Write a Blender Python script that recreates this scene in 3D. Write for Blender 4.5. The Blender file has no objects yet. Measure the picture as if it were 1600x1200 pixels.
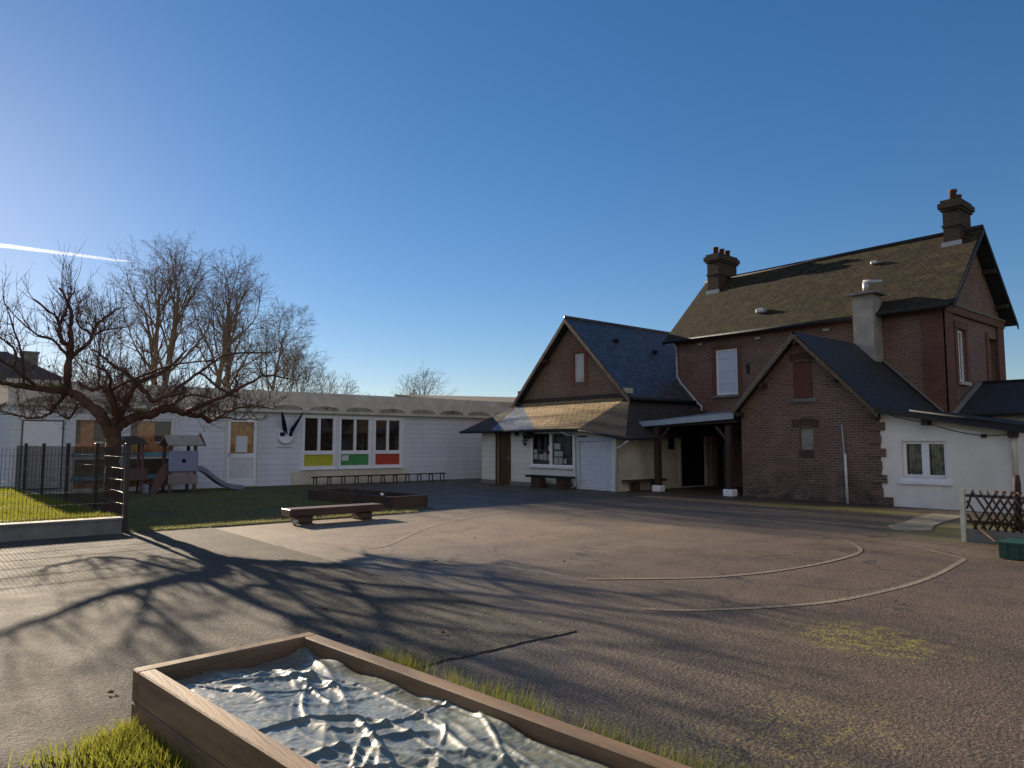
import bpy, math, random
from mathutils import Vector as V, noise, Matrix
random.seed(7)
R = math.radians
S = bpy.context.scene
COL = S.collection

# ------------------------------------------------------------------ camera
cam = bpy.data.cameras.new('camera'); camo = bpy.data.objects.new('camera', cam); COL.objects.link(camo)
S.camera = camo
cam.sensor_width = 36; cam.lens = 36*1120/1600; cam.clip_start = .05; cam.clip_end = 20000
camo.location = (0, 0, 1.5)
camo.rotation_euler = (R(90)+math.atan(93/1120), 0, R(90)-math.atan(936/1120))
# ------------------------------------------------------------------ sky, sun, exposure
SUN_EL = 16.2; SUN_OFF = 0.6          # sun stands over the -X direction
w = bpy.data.worlds.new('World'); S.world = w; w.use_nodes = True
nt = w.node_tree
sky = nt.nodes.new('ShaderNodeTexSky'); sky.sky_type = 'NISHITA'; sky.sun_disc = False
sky.sun_elevation = R(SUN_EL); sky.sun_rotation = R(-90-SUN_OFF)
sky.air_density = 0.92; sky.dust_density = 0.1; sky.ozone_density = 2.6; sky.altitude = 100
bg = nt.nodes['Background']; bg.inputs[1].default_value = 0.06
hs_ = nt.nodes.new('ShaderNodeHueSaturation'); hs_.inputs['Saturation'].default_value = 1.36
tint = nt.nodes.new('ShaderNodeMix'); tint.data_type = 'RGBA'; tint.blend_type = 'MULTIPLY'
tint.inputs[0].default_value = 1; tint.inputs[7].default_value = (1.0, .955, 1.04, 1)
gm = nt.nodes.new('ShaderNodeGamma'); gm.inputs[1].default_value = .82
nt.links.new(sky.outputs[0], gm.inputs[0]); nt.links.new(gm.outputs[0], hs_.inputs['Color']); nt.links.new(hs_.outputs[0], tint.inputs[6]); # unseen broken cloud added behind the camera as fill for shaded walls
wc = nt.nodes.new('ShaderNodeTexCoord'); dp = nt.nodes.new('ShaderNodeVectorMath'); dp.operation = 'DOT_PRODUCT'
nt.links.new(wc.outputs['Generated'], dp.inputs[0]); dp.inputs[1].default_value = (.8, -.55, .12)
def wramp(sock, a_, b_):
    q = nt.nodes.new('ShaderNodeMapRange'); q.interpolation_type = 'SMOOTHSTEP'; nt.links.new(sock, q.inputs[0]); q.inputs[1].default_value = a_; q.inputs[2].default_value = b_; return q.outputs[0]
cn_ = nt.nodes.new('ShaderNodeTexNoise'); cn_.inputs['Scale'].default_value = 2.2; cn_.inputs['Detail'].default_value = 7; nt.links.new(wc.outputs['Generated'], cn_.inputs['Vector'])
cm = nt.nodes.new('ShaderNodeMath'); cm.operation = 'MULTIPLY'; nt.links.new(wramp(dp.outputs['Value'], .1, .45), cm.inputs[0]); nt.links.new(wramp(cn_.outputs['Fac'], .4, .56), cm.inputs[1])
cmx = nt.nodes.new('ShaderNodeMix'); cmx.data_type = 'RGBA'; nt.links.new(cm.outputs[0], cmx.inputs[0]); cmx.inputs[7].default_value = (4.0, 3.9, 4.1, 1)
nt.links.new(tint.outputs[2], cmx.inputs[6]); nt.links.new(cmx.outputs[2], bg.inputs[0])
sl = bpy.data.lights.new('sun', 'SUN'); sl.energy = 5.0; sl.angle = R(.5); sl.color = (1, .83, .62)
so = bpy.data.objects.new('sun', sl); COL.objects.link(so)
e = R(SUN_EL); a = R(SUN_OFF)
sd = V((math.cos(e)*math.cos(a), math.cos(e)*math.sin(a), -math.sin(e)))
so.rotation_euler = sd.to_track_quat('-Z', 'Y').to_euler(); so.location = (-30, 0, 20)
S.view_settings.view_transform = 'Standard'; S.view_settings.look = 'None'
S.view_settings.exposure = 1.3; S.view_settings.gamma = 1

# ------------------------------------------------------------------ helpers: objects
ORG = {}
def tag(o, label=None, cat=None, group=None, kind=None):
    if label: o['label'] = label
    if cat: o['category'] = cat
    if group: o['group'] = group
    if kind: o['kind'] = kind
    return o
def thing(name, loc, label, cat, group=None):
    o = bpy.data.objects.new(name, None); COL.objects.link(o); o.location = loc
    o.empty_display_size = .2
    ORG[o] = V(loc)
    return tag(o, label, cat, group)
class MB:
    def __init__(s): s.v = []; s.f = []; s.sm = []; s.cuts = []
    def add(s, vs, fs, smooth=False):
        n = len(s.v); s.cuts.append((n, len(s.f))); s.v.extend([tuple(p) for p in vs])
        for f in fs: s.f.append(tuple(i+n for i in f)); s.sm.append(smooth)
        return s
    def box(s, x0, x1, y0, y1, z0, z1):
        vs = [(x, y, z) for z in (z0, z1) for y in (y0, y1) for x in (x0, x1)]
        return s.add(vs, [(0, 2, 3, 1), (4, 5, 7, 6), (0, 1, 5, 4), (2, 6, 7, 3), (0, 4, 6, 2), (1, 3, 7, 5)])
    def obox(s, O, U, W, N, u0, u1, v0, v1, d0, d1):
        O, U, W, N = V(O), V(U), V(W), V(N)
        vs = [O+U*u+W*v+N*d for d in (d0, d1) for v in (v0, v1) for u in (u0, u1)]
        fs = [(0, 2, 3, 1), (4, 5, 7, 6), (0, 1, 5, 4), (2, 6, 7, 3), (0, 4, 6, 2), (1, 3, 7, 5)]
        if U.cross(W).dot(N) < 0: fs = [f[::-1] for f in fs]
        return s.add(vs, fs)
    def bevbox(s, c, size, b, rz=0, mat=None):
        # chamfered box
        hx, hy, hz = size[0]/2, size[1]/2, size[2]/2
        vs = []; idx = {}
        for sx in (-1, 1):
            for sy in (-1, 1):
                for sz in (-1, 1):
                    for k, (ix, iy, iz) in enumerate(((hx-b, hy-b, hz), (hx-b, hy, hz-b), (hx, hy-b, hz-b))):
                        idx[(sx, sy, sz, k)] = len(vs); vs.append(V((sx*ix, sy*iy, sz*iz)))
        I = lambda *q: idx[q]
        fs = []
        for q in (-1, 1):
            fs.append([I(-1,-1,q,0), I(1,-1,q,0), I(1,1,q,0), I(-1,1,q,0)][::q])
            fs.append([I(-1,q,-1,1), I(-1,q,1,1), I(1,q,1,1), I(1,q,-1,1)][::q])
            fs.append([I(q,-1,-1,2), I(q,1,-1,2), I(q,1,1,2), I(q,-1,1,2)][::q])
        for p in (-1, 1):
            for q in (-1, 1):
                fs.append([I(-1,p,q,0), I(1,p,q,0), I(1,p,q,1), I(-1,p,q,1)])
                fs.append([I(p,-1,q,0), I(p,1,q,0), I(p,1,q,2), I(p,-1,q,2)])
                fs.append([I(p,q,-1,1), I(p,q,1,1), I(p,q,1,2), I(p,q,-1,2)])
        for p in (-1, 1):
            for q in (-1, 1):
                for r in (-1, 1): fs.append([I(p,q,r,0), I(p,q,r,1), I(p,q,r,2)])
        out = []
        for f in fs:
            a_, b_, c_ = vs[f[0]], vs[f[1]], vs[f[2]]
            n = (b_-a_).cross(c_-a_); cen = sum((vs[i] for i in f), V())/len(f)
            out.append(f if n.dot(cen) > 0 else f[::-1])
        M = Matrix.Rotation(rz, 3, 'Z') if mat is None else mat
        return s.add([M@p+V(c) for p in vs], out)
    def poly(s, pts): return s.add(pts, [tuple(range(len(pts)))])
    def prism(s, pts, d):
        n = len(pts); d = V(d); pts = [V(p) for p in pts]
        nn = V()
        for i in range(n): nn += pts[i].cross(pts[(i+1) % n])
        if nn.dot(d) > 0: pts = pts[::-1]
        vs = pts+[p+d for p in pts]
        fs = [tuple(range(n)), tuple(range(2*n-1, n-1, -1))]
        fs += [(i, n+i, n+(i+1) % n, (i+1) % n) for i in range(n)]
        return s.add(vs, fs)
    def tube(s, pts, rs, n=6, cap=True, smooth=True):
        pts = [V(p) for p in pts]
        if not hasattr(rs, '__len__'): rs = [rs]*len(pts)
        vs = []; t = (pts[1]-pts[0]).normalized()
        u = t.orthogonal().normalized()
        for i, p in enumerate(pts):
            t = (pts[min(i+1, len(pts)-1)]-pts[max(i-1, 0)]).normalized()
            u = (u-t*u.dot(t)); u = u.normalized() if u.length > 1e-6 else t.orthogonal().normalized()
            b = t.cross(u)
            for k in range(n):
                an = 2*math.pi*k/n
                vs.append(p+(u*math.cos(an)+b*math.sin(an))*rs[i])
        fs = []
        for i in range(len(pts)-1):
            for k in range(n):
                k2 = (k+1) % n
                fs.append((i*n+k, i*n+k2, (i+1)*n+k2, (i+1)*n+k))
        if cap:
            fs.append(tuple(range(n))[::-1]); fs.append(tuple(range((len(pts)-1)*n, len(pts)*n)))
        return s.add(vs, fs, smooth)
    def split(s, name, mat, parent=None, **kw):
        # each added piece becomes an object of its own
        out = []; c = s.cuts+[(len(s.v), len(s.f))]
        for (v0, f0), (v1, f1) in zip(c, c[1:]):
            m = MB(); m.add(s.v[v0:v1], [tuple(i-v0 for i in f) for f in s.f[f0:f1]]); m.sm = s.sm[f0:f1]
            out.append(m.build(name, mat, parent, **kw))
        return out
    def build(s, name, mat, parent=None, uv=True, **kw):
        o0 = ORG[parent] if parent is not None else V((0, 0, 0))
        m = bpy.data.meshes.new(name)
        vs = [(p[0]-o0.x, p[1]-o0.y, p[2]-o0.z) for p in s.v]
        m.from_pydata(vs, [], s.f); m.update()
        m.polygons.foreach_set('use_smooth', s.sm)
        if uv:
            ul = m.uv_layers.new(name='UVMap'); data = [0.0]*(2*len(m.loops)); li = 0
            for p in m.polygons:
                n = p.normal
                if abs(n.z) > .995: u = V((1, 0, 0)); v_ = V((0, 1, 0))
                else:
                    u = V((-n.y, n.x, 0)).normalized(); v_ = n.cross(u)
                for li in p.loop_indices:
                    c = V(s.v[m.loops[li].vertex_index])
                    data[2*li] = c.dot(u); data[2*li+1] = c.dot(v_)
            ul.data.foreach_set('uv', data)
        m.materials.append(mat)
        o = bpy.data.objects.new(name, m); COL.objects.link(o)
        if parent is not None: o.parent = parent
        ORG[o] = o0
        return tag(o, **kw)

# ------------------------------------------------------------------ helpers: materials
class NT:
    def __init__(s, name):
        s.m = bpy.data.materials.new(name); s.m.use_nodes = True
        s.t = s.m.node_tree; s.b = s.t.nodes['Principled BSDF']; s.out = s.t.nodes['Material Output']
        s.co = s.t.nodes.new('ShaderNodeTexCoord')
    def n(s, typ, **kw):
        q = s.t.nodes.new('ShaderNode'+typ)
        for k, v in kw.items():
            if k[0] == '_': setattr(q, k[1:], v)
            else:
                key = int(k[1:]) if k[0] == 'i' and k[1:].isdigit() else k.replace('_', ' ')
                s.set(q.inputs[key], v)
        return q
    def set(s, sock, v):
        if isinstance(v, bpy.types.NodeSocket): s.t.links.new(v, sock)
        elif hasattr(v, '__len__') and len(v) == 3 and sock.type == 'RGBA': sock.default_value = (*v, 1)
        else: sock.default_value = v
    def noise(s, scale, detail=4, rough=.6, co=None, dim=None):
        q = s.n('TexNoise', Scale=scale, Detail=detail, Roughness=rough)
        s.set(q.inputs['Vector'], co if co is not None else s.co.outputs['Object'])
        return q.outputs['Fac']
    def ramp(s, fac, *st):
        q = s.t.nodes.new('ShaderNodeValToRGB'); s.set(q.inputs[0], fac)
        el = q.color_ramp.elements
        while len(el) < len(st): el.new(.5)
        for k, (p, c) in zip(el, st):
            k.position = p; k.color = (*c, 1) if hasattr(c, '__len__') else (c, c, c, 1)
        return q.outputs[0]
    def mix(s, fac, a, b, blend='MIX'):
        q = s.t.nodes.new('ShaderNodeMix'); q.data_type = 'RGBA'; q.blend_type = blend
        s.set(q.inputs[0], fac); s.set(q.inputs[6], a); s.set(q.inputs[7], b)
        return q.outputs[2]
    def math(s, op, a, b=0.0):
        q = s.t.nodes.new('ShaderNodeMath'); q.operation = op; s.set(q.inputs[0], a); s.set(q.inputs[1], b)
        return q.outputs[0]
    def sep(s, v):
        q = s.t.nodes.new('ShaderNodeSeparateXYZ'); s.set(q.inputs[0], v); return q.outputs
    def mapping(s, v, scale=(1, 1, 1), rot=(0, 0, 0), loc=(0, 0, 0)):
        q = s.t.nodes.new('ShaderNodeMapping'); s.set(q.inputs[0], v)
        q.inputs['Scale'].default_value = scale; q.inputs['Rotation'].default_value = rot; q.inputs['Location'].default_value = loc
        return q.outputs[0]
    def bump(s, h, strength=.3, dist=.02, prev=None):
        q = s.n('Bump', Strength=strength, Distance=dist); s.set(q.inputs['Height'], h)
        if prev is not None: s.set(q.inputs['Normal'], prev)
        return q.outputs[0]
    def done(s, col=None, rough=.8, nrm=None, spec=None, **kw):
        if col is not None: s.set(s.b.inputs['Base Color'], col)
        s.set(s.b.inputs['Roughness'], rough)
        if nrm is not None: s.set(s.b.inputs['Normal'], nrm)
        if spec is not None: s.set(s.b.inputs['Specular IOR Level'], spec)
        for k, v in kw.items(): s.set(s.b.inputs[k.replace('_', ' ')], v)
        return s.m

def m_plain(name, c, rough=.7, var=.25, scale=6, bump=.15, spec=.4, metallic=0, dirt=None):
    t = NT(name); n1 = t.noise(scale, 6, .65)
    lo = tuple(x*(1-var) for x in c); hi = tuple(min(1, x*(1+var*.5)) for x in c)
    col = t.ramp(n1, (.3, lo), (.7, hi))
    if dirt:
        col = t.mix(t.ramp(t.noise(scale*.23, 5, .7), (.5, 0), (.72, 1)), col, dirt)
    return t.done(col, t.ramp(t.noise(scale*2, 3), (.3, rough*.85), (.7, min(1, rough*1.1))), t.bump(t.noise(scale*12, 4), bump, .01), spec, Metallic=metallic)

def m_brick(name, c1, c2, mort, bw=.215, rh=.068, ms=.011, stain=.35, patch=None):
    t = NT(name); uv = t.co.outputs['UV']
    uvn = t.n('VectorMath', _operation='ADD'); t.set(uvn.inputs[0], uv)
    nq = t.n('TexNoise', Scale=9, Detail=2); t.set(nq.inputs['Vector'], uv)
    sc = t.n('VectorMath', _operation='SCALE'); t.set(sc.inputs[0], nq.outputs['Color']); sc.inputs['Scale'].default_value = .012
    t.set(uvn.inputs[1], sc.outputs[0])
    b = t.n('TexBrick', Scale=1.0, Color1=c1, Color2=c2, Mortar=mort)
    b.inputs['Brick Width'].default_value = bw; b.inputs['Row Height'].default_value = rh
    b.inputs['Mortar Size'].default_value = ms; b.inputs['Mortar Smooth'].default_value = .25; b.inputs['Bias'].default_value = -.1
    t.set(b.inputs['Vector'], uvn.outputs[0])
    col = t.mix(t.ramp(t.noise(1.1, 5, .7, uv), (.35, 0), (.75, stain)), b.outputs['Color'], (.035, .028, .026))
    col = t.mix(t.ramp(t.noise(.45, 3, .6, uv), (.45, 0), (.8, .5)), col, (.16, .06, .045))
    col = t.mix(.5, col, t.ramp(t.noise(38, 3, .7, uv), (.25, .35), (.75, 1.0)), 'MULTIPLY')
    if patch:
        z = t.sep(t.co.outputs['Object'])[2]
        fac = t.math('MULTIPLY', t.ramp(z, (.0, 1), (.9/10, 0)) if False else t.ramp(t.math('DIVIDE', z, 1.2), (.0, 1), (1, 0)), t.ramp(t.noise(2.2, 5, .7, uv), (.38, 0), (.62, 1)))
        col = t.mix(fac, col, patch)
    h = t.math('SUBTRACT', 1.0, b.outputs['Fac'])
    nr = t.bump(h, .8, .012); nr = t.bump(t.noise(60, 3, .6, uv), .25, .006, nr)
    return t.done(col, .88, nr, .25)

def m_tile(name, c1, c2, gap, spec=.45, bw=.2, rh=.11, lichen=None, lich=(.45, .7), lscale=2.5, rough=.55, moss=None, ms=.009):
    t = NT(name); uv = t.co.outputs['UV']
    b = t.n('TexBrick', Scale=1.0, Color1=c1, Color2=c2, Mortar=gap)
    b.inputs['Brick Width'].default_value = bw; b.inputs['Row Height'].default_value = rh
    b.inputs['Mortar Size'].default_value = ms; b.inputs['Mortar Smooth'].default_value = .1
    t.set(b.inputs['Vector'], uv)
    col = b.outputs['Color']
    if lichen:
        col = t.mix(t.ramp(t.noise(lscale, 6, .75, uv), (lich[0], 0), (lich[1], 1)), col, lichen)
        col = t.mix(t.ramp(t.noise(lscale*9, 4, .7, uv), (.56, 0), (.72, .8)), col, tuple(min(1, x*1.7) for x in lichen))
    if moss:
        col = t.mix(t.ramp(t.noise(1.2, 6, .8, uv), (.54, 0), (.68, .85)), col, moss)
    col = t.mix(.7, col, t.ramp(t.noise(9, 5, .75, t.mapping(uv, (1, .6, 1))), (.3, .25), (.7, 1.15)), 'MULTIPLY')
    col = t.mix(t.ramp(t.noise(.6, 5, .7, uv), (.45, 0), (.75, .45)), col, tuple(x*.45 for x in c1))
    fr = t.math('FRACT', t.math('DIVIDE', t.sep(uv)[1], rh))
    nr = t.bump(t.math('SUBTRACT', 1.0, fr), .9, .014); nr = t.bump(b.outputs['Fac'], -.5, .008, nr)
    nr = t.bump(t.noise(25, 4, .7, uv), .4, .012, nr)
    return t.done(col, t.ramp(t.noise(20, 3, .6, uv), (.3, rough*.8), (.7, min(1, rough*1.25))), nr, spec)

def m_board(name, c, rh=.19, dirt=(.4, .38, .33), axis=1, rough=.5, amt=.45):
    t = NT(name); uv = t.co.outputs['UV']; s_ = t.sep(uv)[axis]
    q = t.math('DIVIDE', s_, rh); fr = t.math('FRACT', q); fl = t.math('FLOOR', q)
    wn = t.n('TexWhiteNoise', _noise_dimensions='1D'); t.set(wn.inputs['W'], fl)
    col = t.mix(t.math('MULTIPLY', wn.outputs['Value'], .16), c, tuple(x*.72 for x in c))
    col = t.mix(t.ramp(t.noise(1.3, 6, .75, t.mapping(uv, (1, .35, 1))), (.45, 0), (.8, amt)), col, dirt)
    col = t.mix(t.ramp(fr, (.0, .75), (.045, 0)), col, tuple(x*.3 for x in c))
    nr = t.bump(t.math('SUBTRACT', 1.0, fr), .8, .02)
    nr = t.bump(t.noise(30, 3, .6, uv), .1, .01, nr)
    return t.done(col, rough, nr, .4)

def m_wood(name, c1, c2, axis=0, scale=1.0, rough=.65, grey=None):
    t = NT(name); sc = [14, 14, 14]; sc[axis] = .9
    co = t.mapping(t.co.outputs['Object'], tuple(x*scale for x in sc))
    n1 = t.noise(1.0, 7, .7, co)
    col = t.ramp(n1, (.28, c1), (.5, tuple((a_+b_)/2 for a_, b_ in zip(c1, c2))), (.72, c2))
    n2 = t.noise(4.0, 5, .7, co)
    col = t.mix(t.ramp(n2, (.55, 0), (.75, .7)), col, tuple(x*.4 for x in c1))
    col = t.mix(t.ramp(t.noise(1.7, 4, .6), (.5, 0), (.75, .6)), col, grey or tuple(x*.6 for x in c1))
    nr = t.bump(n1, .35, .012); nr = t.bump(n2, .3, .006, nr)
    return t.done(col, rough, nr, .35)

def m_glass(name, tint=(.02, .025, .03), rough=.03, clear=0.0):
    t = NT(name)
    nr = t.bump(t.noise(1.3, 2, .5), .05, .05)
    if clear <= 0: return t.done(tint, rough, nr, .8)
    tr = t.n('BsdfTransparent'); tr.inputs[0].default_value = (clear, clear, clear, 1)
    gl = t.n('BsdfGlossy', Roughness=.03); t.set(gl.inputs['Normal'], nr)
    fr = t.n('Fresnel', IOR=1.5)
    mx = t.n('MixShader'); t.set(mx.inputs[0], fr.outputs[0]); t.set(mx.inputs[1], tr.outputs[0]); t.set(mx.inputs[2], gl.outputs[0])
    t.t.links.new(mx.outputs[0], t.out.inputs[0])
    return t.m

def m_asphalt(name, lo, hi, tint, grain=170, moss=None, rough=(.5, .8), crack=True, blot=.5, spec=.3, lit_spots=None):
    t = NT(name); o = t.co.outputs['Object']
    vor = t.n('TexVoronoi', Scale=grain*.55); t.set(vor.inputs['Vector'], o)
    n1 = t.noise(grain*.4, 3, .7)
    col = t.mix(t.ramp(vor.outputs['Color'], (.15, 0), (.85, 1)), lo, hi)
    col = t.mix(t.ramp(t.noise(.5, 7, .72), (.35, 0), (.68, blot)), col, tint)
    col = t.mix(t.ramp(t.noise(2.6, 6, .75), (.5, 0), (.75, .55)), col, tuple(x*.55 for x in lo))
    col = t.mix(t.ramp(t.noise(1.1, 8, .8), (.46, 0), (.7, .6)), col, tuple(x*.5 for x in lo))
    col = t.mix(t.ramp(t.noise(.16, 4, .6, t.mapping(o, (1, 2.2, 1))), (.45, 0), (.7, .35)), col, tuple(min(1, x*1.3) for x in hi))
    col = t.mix(t.ramp(t.noise(grain*.9, 1, .5), (.66, 0), (.72, .8)), col, tuple(min(1, x*2.4) for x in hi))
    if lit_spots:
        for q in lit_spots[1]: col = t.mix(spot(t, o, *q), col, t.mix(t.ramp(vor.outputs['Color'], (.2, 0), (.8, 1)), tuple(x*.6 for x in lit_spots[0]), lit_spots[0]))
    if moss:
        for fac in moss[1](t, o): col = t.mix(fac, col, moss[0])
    if crack:
        v2 = t.n('TexVoronoi', _feature='DISTANCE_TO_EDGE', Scale=.5)
        wv = t.n('VectorMath', _operation='ADD'); t.set(wv.inputs[0], o)
        nn = t.n('TexNoise', Scale=1.6, Detail=5); t.set(nn.inputs['Vector'], o)
        t.set(wv.inputs[1], nn.outputs['Color']); t.set(v2.inputs['Vector'], wv.outputs[0])
        cf = t.math('MULTIPLY', t.ramp(v2.outputs['Distance'], (.003, .9), (.009, 0)), t.ramp(t.noise(.33, 3), (.44, 0), (.52, 1)))
        col = t.mix(cf, col, (.012, .012, .012))
    pit = t.ramp(t.noise(grain*.8, 2, .7), (.34, 1), (.48, 0))
    col = t.mix(t.math('MULTIPLY', pit, .85), col, tuple(x*.22 for x in lo))
    g2 = t.noise(grain*.55, 2, .6)
    col = t.mix(.8, col, t.ramp(g2, (.32, .35), (.5, .95), (.68, 1.35)), 'MULTIPLY')
    nr = t.bump(t.noise(grain*1.3, 3, .7), .6, .008)
    nr = t.bump(g2, .8, .012, nr)
    return t.done(col, t.ramp(t.noise(1.5, 5), (.3, rough[0]), (.7, rough[1])), nr, spec)

def spot(t, o, x, y, rx, ry, amt=.9, ns=3.0):
    """soft irregular patch centred on x, y"""
    s_ = t.sep(o)
    dx = t.math('DIVIDE', t.math('SUBTRACT', s_[0], x), rx); dy = t.math('DIVIDE', t.math('SUBTRACT', s_[1], y), ry)
    d = t.math('SQRT', t.math('ADD', t.math('MULTIPLY', dx, dx), t.math('MULTIPLY', dy, dy)))
    d = t.math('ADD', d, t.math('MULTIPLY', t.math('SUBTRACT', t.noise(ns, 6, .75), .5), 2.2))
    return t.ramp(d, (.35, amt), (1.0, 0))

M = {}
M['yard'] = m_asphalt('worn reddish asphalt', (.054, .04, .027), (.138, .1, .066), (.122, .08, .05), moss=((.3, .27, .035),
    lambda t, o: [t.math('MULTIPLY', spot(t, o, -2.6, 5.72, .75, .55, 1.0, 5.0), t.ramp(t.noise(11, 7, .85), (.47, 0), (.6, 1))), spot(t, o, -8.2, 16.6, 3.6, .8, .5, 1.2), spot(t, o, -4.6, 14.0, 1.2, 2.2, .6, 1.5), t.math('MULTIPLY', spot(t, o, -2.0, 3.6, .6, .9, .6, 4.0), t.ramp(t.noise(11, 7, .85), (.5, .0), (.64, 1)))]), lit_spots=((.33, .24, .155), [(-11.2, 7.5, 4.6, 5.4, .65, .35), (-8.5, 12.0, 4.8, 4.2, .45, .5), (-4.4, 12.2, 2.5, 1.8, .35, .9)]), crack=True, grain=80, rough=(.5, .7), spec=.5)  # worn tan spots, lightened to paint the sunlit middle of the yard
M['drive'] = m_asphalt('newer grey asphalt', (.062, .057, .049), (.13, .12, .103), (.085, .078, .068), crack=False, rough=(.8, .95), blot=.4, grain=95, spec=.16)
def _soil():
    t = NT('grass and soil ground')
    g = t.ramp(t.noise(22, 6, .75), (.3, (.07, .075, .035)), (.7, (.15, .15, .065)))
    return t.done(t.mix(t.ramp(t.noise(.7, 6, .7), (.42, 0), (.62, 1)), g, (.12, .088, .058)), .95, t.bump(t.noise(40, 5, .7), .9, .03), .1)
M['lawn'] = _soil()
M['meadow'] = m_plain('meadow', (.07, .11, .03), .95, .5, .8, .6, .1)
M['line'] = (lambda t: t.done(t.mix(t.ramp(t.noise(16, 6, .8), (.4, .05), (.66, .9)), (.11, .085, .062), (.3, .25, .195)), .75, t.bump(t.noise(90, 3), .8, .008), .3))(NT('worn white line paint'))
M['concrete'] = m_plain('grey concrete', (.22, .21, .195), .85, .35, 3, .4, .25, dirt=(.1, .1, .075))
M['slab'] = m_plain('pale concrete slab', (.27, .23, .17), .85, .35, 3, .4, .25, dirt=(.13, .13, .07))
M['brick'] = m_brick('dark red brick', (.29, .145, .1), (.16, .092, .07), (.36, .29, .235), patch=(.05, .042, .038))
M['brick_red'] = m_brick('house red brick', (.29, .135, .092), (.165, .088, .066), (.34, .27, .225), ms=.013)
M['brick_wing'] = m_brick('brown brick', (.26, .145, .095), (.15, .092, .062), (.36, .285, .225), ms=.013)
M['brick_trim'] = m_brick('redder trim brick', (.25, .1, .068), (.17, .075, .055), (.25, .17, .13), ms=.007)
M['quoin'] = m_plain('smooth red brick quoin', (.2, .085, .058), .85, .35, 7, .3, .25)
M['archbrick'] = m_plain('dark arch brick', (.1, .06, .045), .85, .35, 7, .3, .25)
M['slate'] = m_tile('blue slate', (.05, .056, .07), (.11, .12, .15), (.012, .013, .016), rough=.42, rh=.14, ms=.014)
M['slate_dark'] = m_tile('dark slate', (.03, .033, .038), (.045, .048, .052), (.012, .012, .014), rough=.6, moss=(.03, .035, .018))
M['lichen'] = m_tile('lichen covered roof slate', (.03, .026, .021), (.052, .044, .033), (.009, .008, .007), spec=.1, lichen=(.085, .068, .035), lich=(.46, .75), rough=.9, moss=(.06, .068, .015), rh=.14, ms=.012)
M['porch_tile'] = m_tile('tan lichened porch tile', (.32, .21, .1), (.48, .33, .15), (.06, .045, .03), lichen=(.56, .41, .16), lich=(.45, .8), rough=.75, rh=.17, bw=.24, lscale=3, ms=.02)
M['shade_slate'] = m_tile('shade tinted frosty slate', (.11, .14, .2), (.22, .28, .37), (.05, .06, .08), rough=.6, rh=.15, bw=.22, ms=.014)  # bluish colour paints the shade on the porch roof, with a frosty look
M['brown_tile'] = m_tile('dark brown roof tile', (.045, .034, .026), (.07, .05, .036), (.018, .014, .012), rough=.85, moss=(.03, .028, .016))  # dark mossy tone also paints shade on the porch roof side
M['far_tile'] = m_tile('brown far roof tile', (.11, .085, .07), (.15, .115, .09), (.06, .05, .04), rough=.85)
M['board'] = m_board('white clapboard', (.7, .7, .73))
M['board2'] = m_board('cream porch clapboard', (.72, .69, .62), .2)
M['band'] = m_plain('grey green roof felt', (.6, .51, .39), .85, .3, 1.6, .3, .2, dirt=(.42, .37, .28))
M['vault'] = m_plain('weathered concrete vault', (.36, .32, .25), .9, .35, 3, .4, .2, dirt=(.17, .15, .11))
M['cream'] = m_plain('cream trim paint', (.62, .58, .46), .6, .2, 3, .1, .4, dirt=(.35, .33, .22))
M['white'] = m_plain('white paint', (.85, .83, .83), .4, .08, 3, .06, .45)
M['render'] = m_plain('white wall render', (.86, .8, .73), .85, .16, 1.2, .25, .2, dirt=(.66, .61, .53))
M['creamwall'] = m_plain('cream wall render', (.7, .62, .48), .85, .25, 1.0, .25, .2, dirt=(.38, .33, .25))
M['glass'] = m_glass('dark window glass')
M['glass_brown'] = m_glass('window glass before a brown room', (.028, .02, .016))
M['clear'] = m_glass('clear window glass', clear=.92)
M['curtain'] = m_plain('orange tan curtain', (.82, .47, .26), .9, .45, 5, .4, .1)
M['amber'] = m_plain('amber curtain', (.8, .44, .15), .9, .6, 9, .4, .1)
M['greyblind'] = m_plain('grey blind', (.15, .14, .15), .8, .3, 4, .1, .2)
M['netcurtain'] = m_plain('grey green net curtain', (.5, .52, .42), .9, .7, 7, .2, .1)
M['taupe'] = m_plain('olive taupe panel', (.22, .19, .12), .7, .3, 4, .1, .3)
M['turq'] = m_plain('turquoise trim paint', (.16, .34, .42), .5, .15, 4, .05, .4)
M['yellow'] = m_plain('yellow panel', (.52, .48, .03), .35, .12, 3, .02, .5)
M['green'] = m_plain('green panel', (.07, .28, .08), .35, .15, 3, .02, .5)
M['red'] = m_plain('red panel', (.48, .06, .035), .35, .15, 3, .02, .5)
M['blueshutter'] = m_board('pale blue shutter', (.5, .58, .74), .07, (.45, .5, .6), amt=.1)
M['shutter_up'] = m_board('pale blue upper shutter', (.54, .6, .7), .45, (.42, .48, .6), amt=.15)
M['shutter_flat'] = m_plain('pale blue roller shutter', (.66, .69, .74), .5, .1, 3, .05, .4)
M['oldshutter'] = m_wood('peeling white shutter', (.42, .4, .4), (.66, .64, .65), 2, grey=(.2, .17, .15))
M['redshutter'] = m_plain('red brown shutter', (.14, .05, .035), .7, .25, 5, .2, .3)
M['door_wood'] = m_wood('brown door wood', (.055, .03, .016), (.13, .075, .035), 2)
M['dark_door'] = m_plain('dark red door', (.02, .01, .01), .6, .3, 4, .1, .3)
M['darkgreen'] = m_plain('dark green paint', (.01, .022, .018), .6, .3, 4, .1, .3)
M['gutter'] = m_plain('dark gutter', (.025, .026, .03), .7, .3, 6, .1, .25)
M['zinc'] = m_plain('zinc pipe', (.4, .41, .42), .45, .25, 5, .1, .5, metallic=.3)
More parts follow.
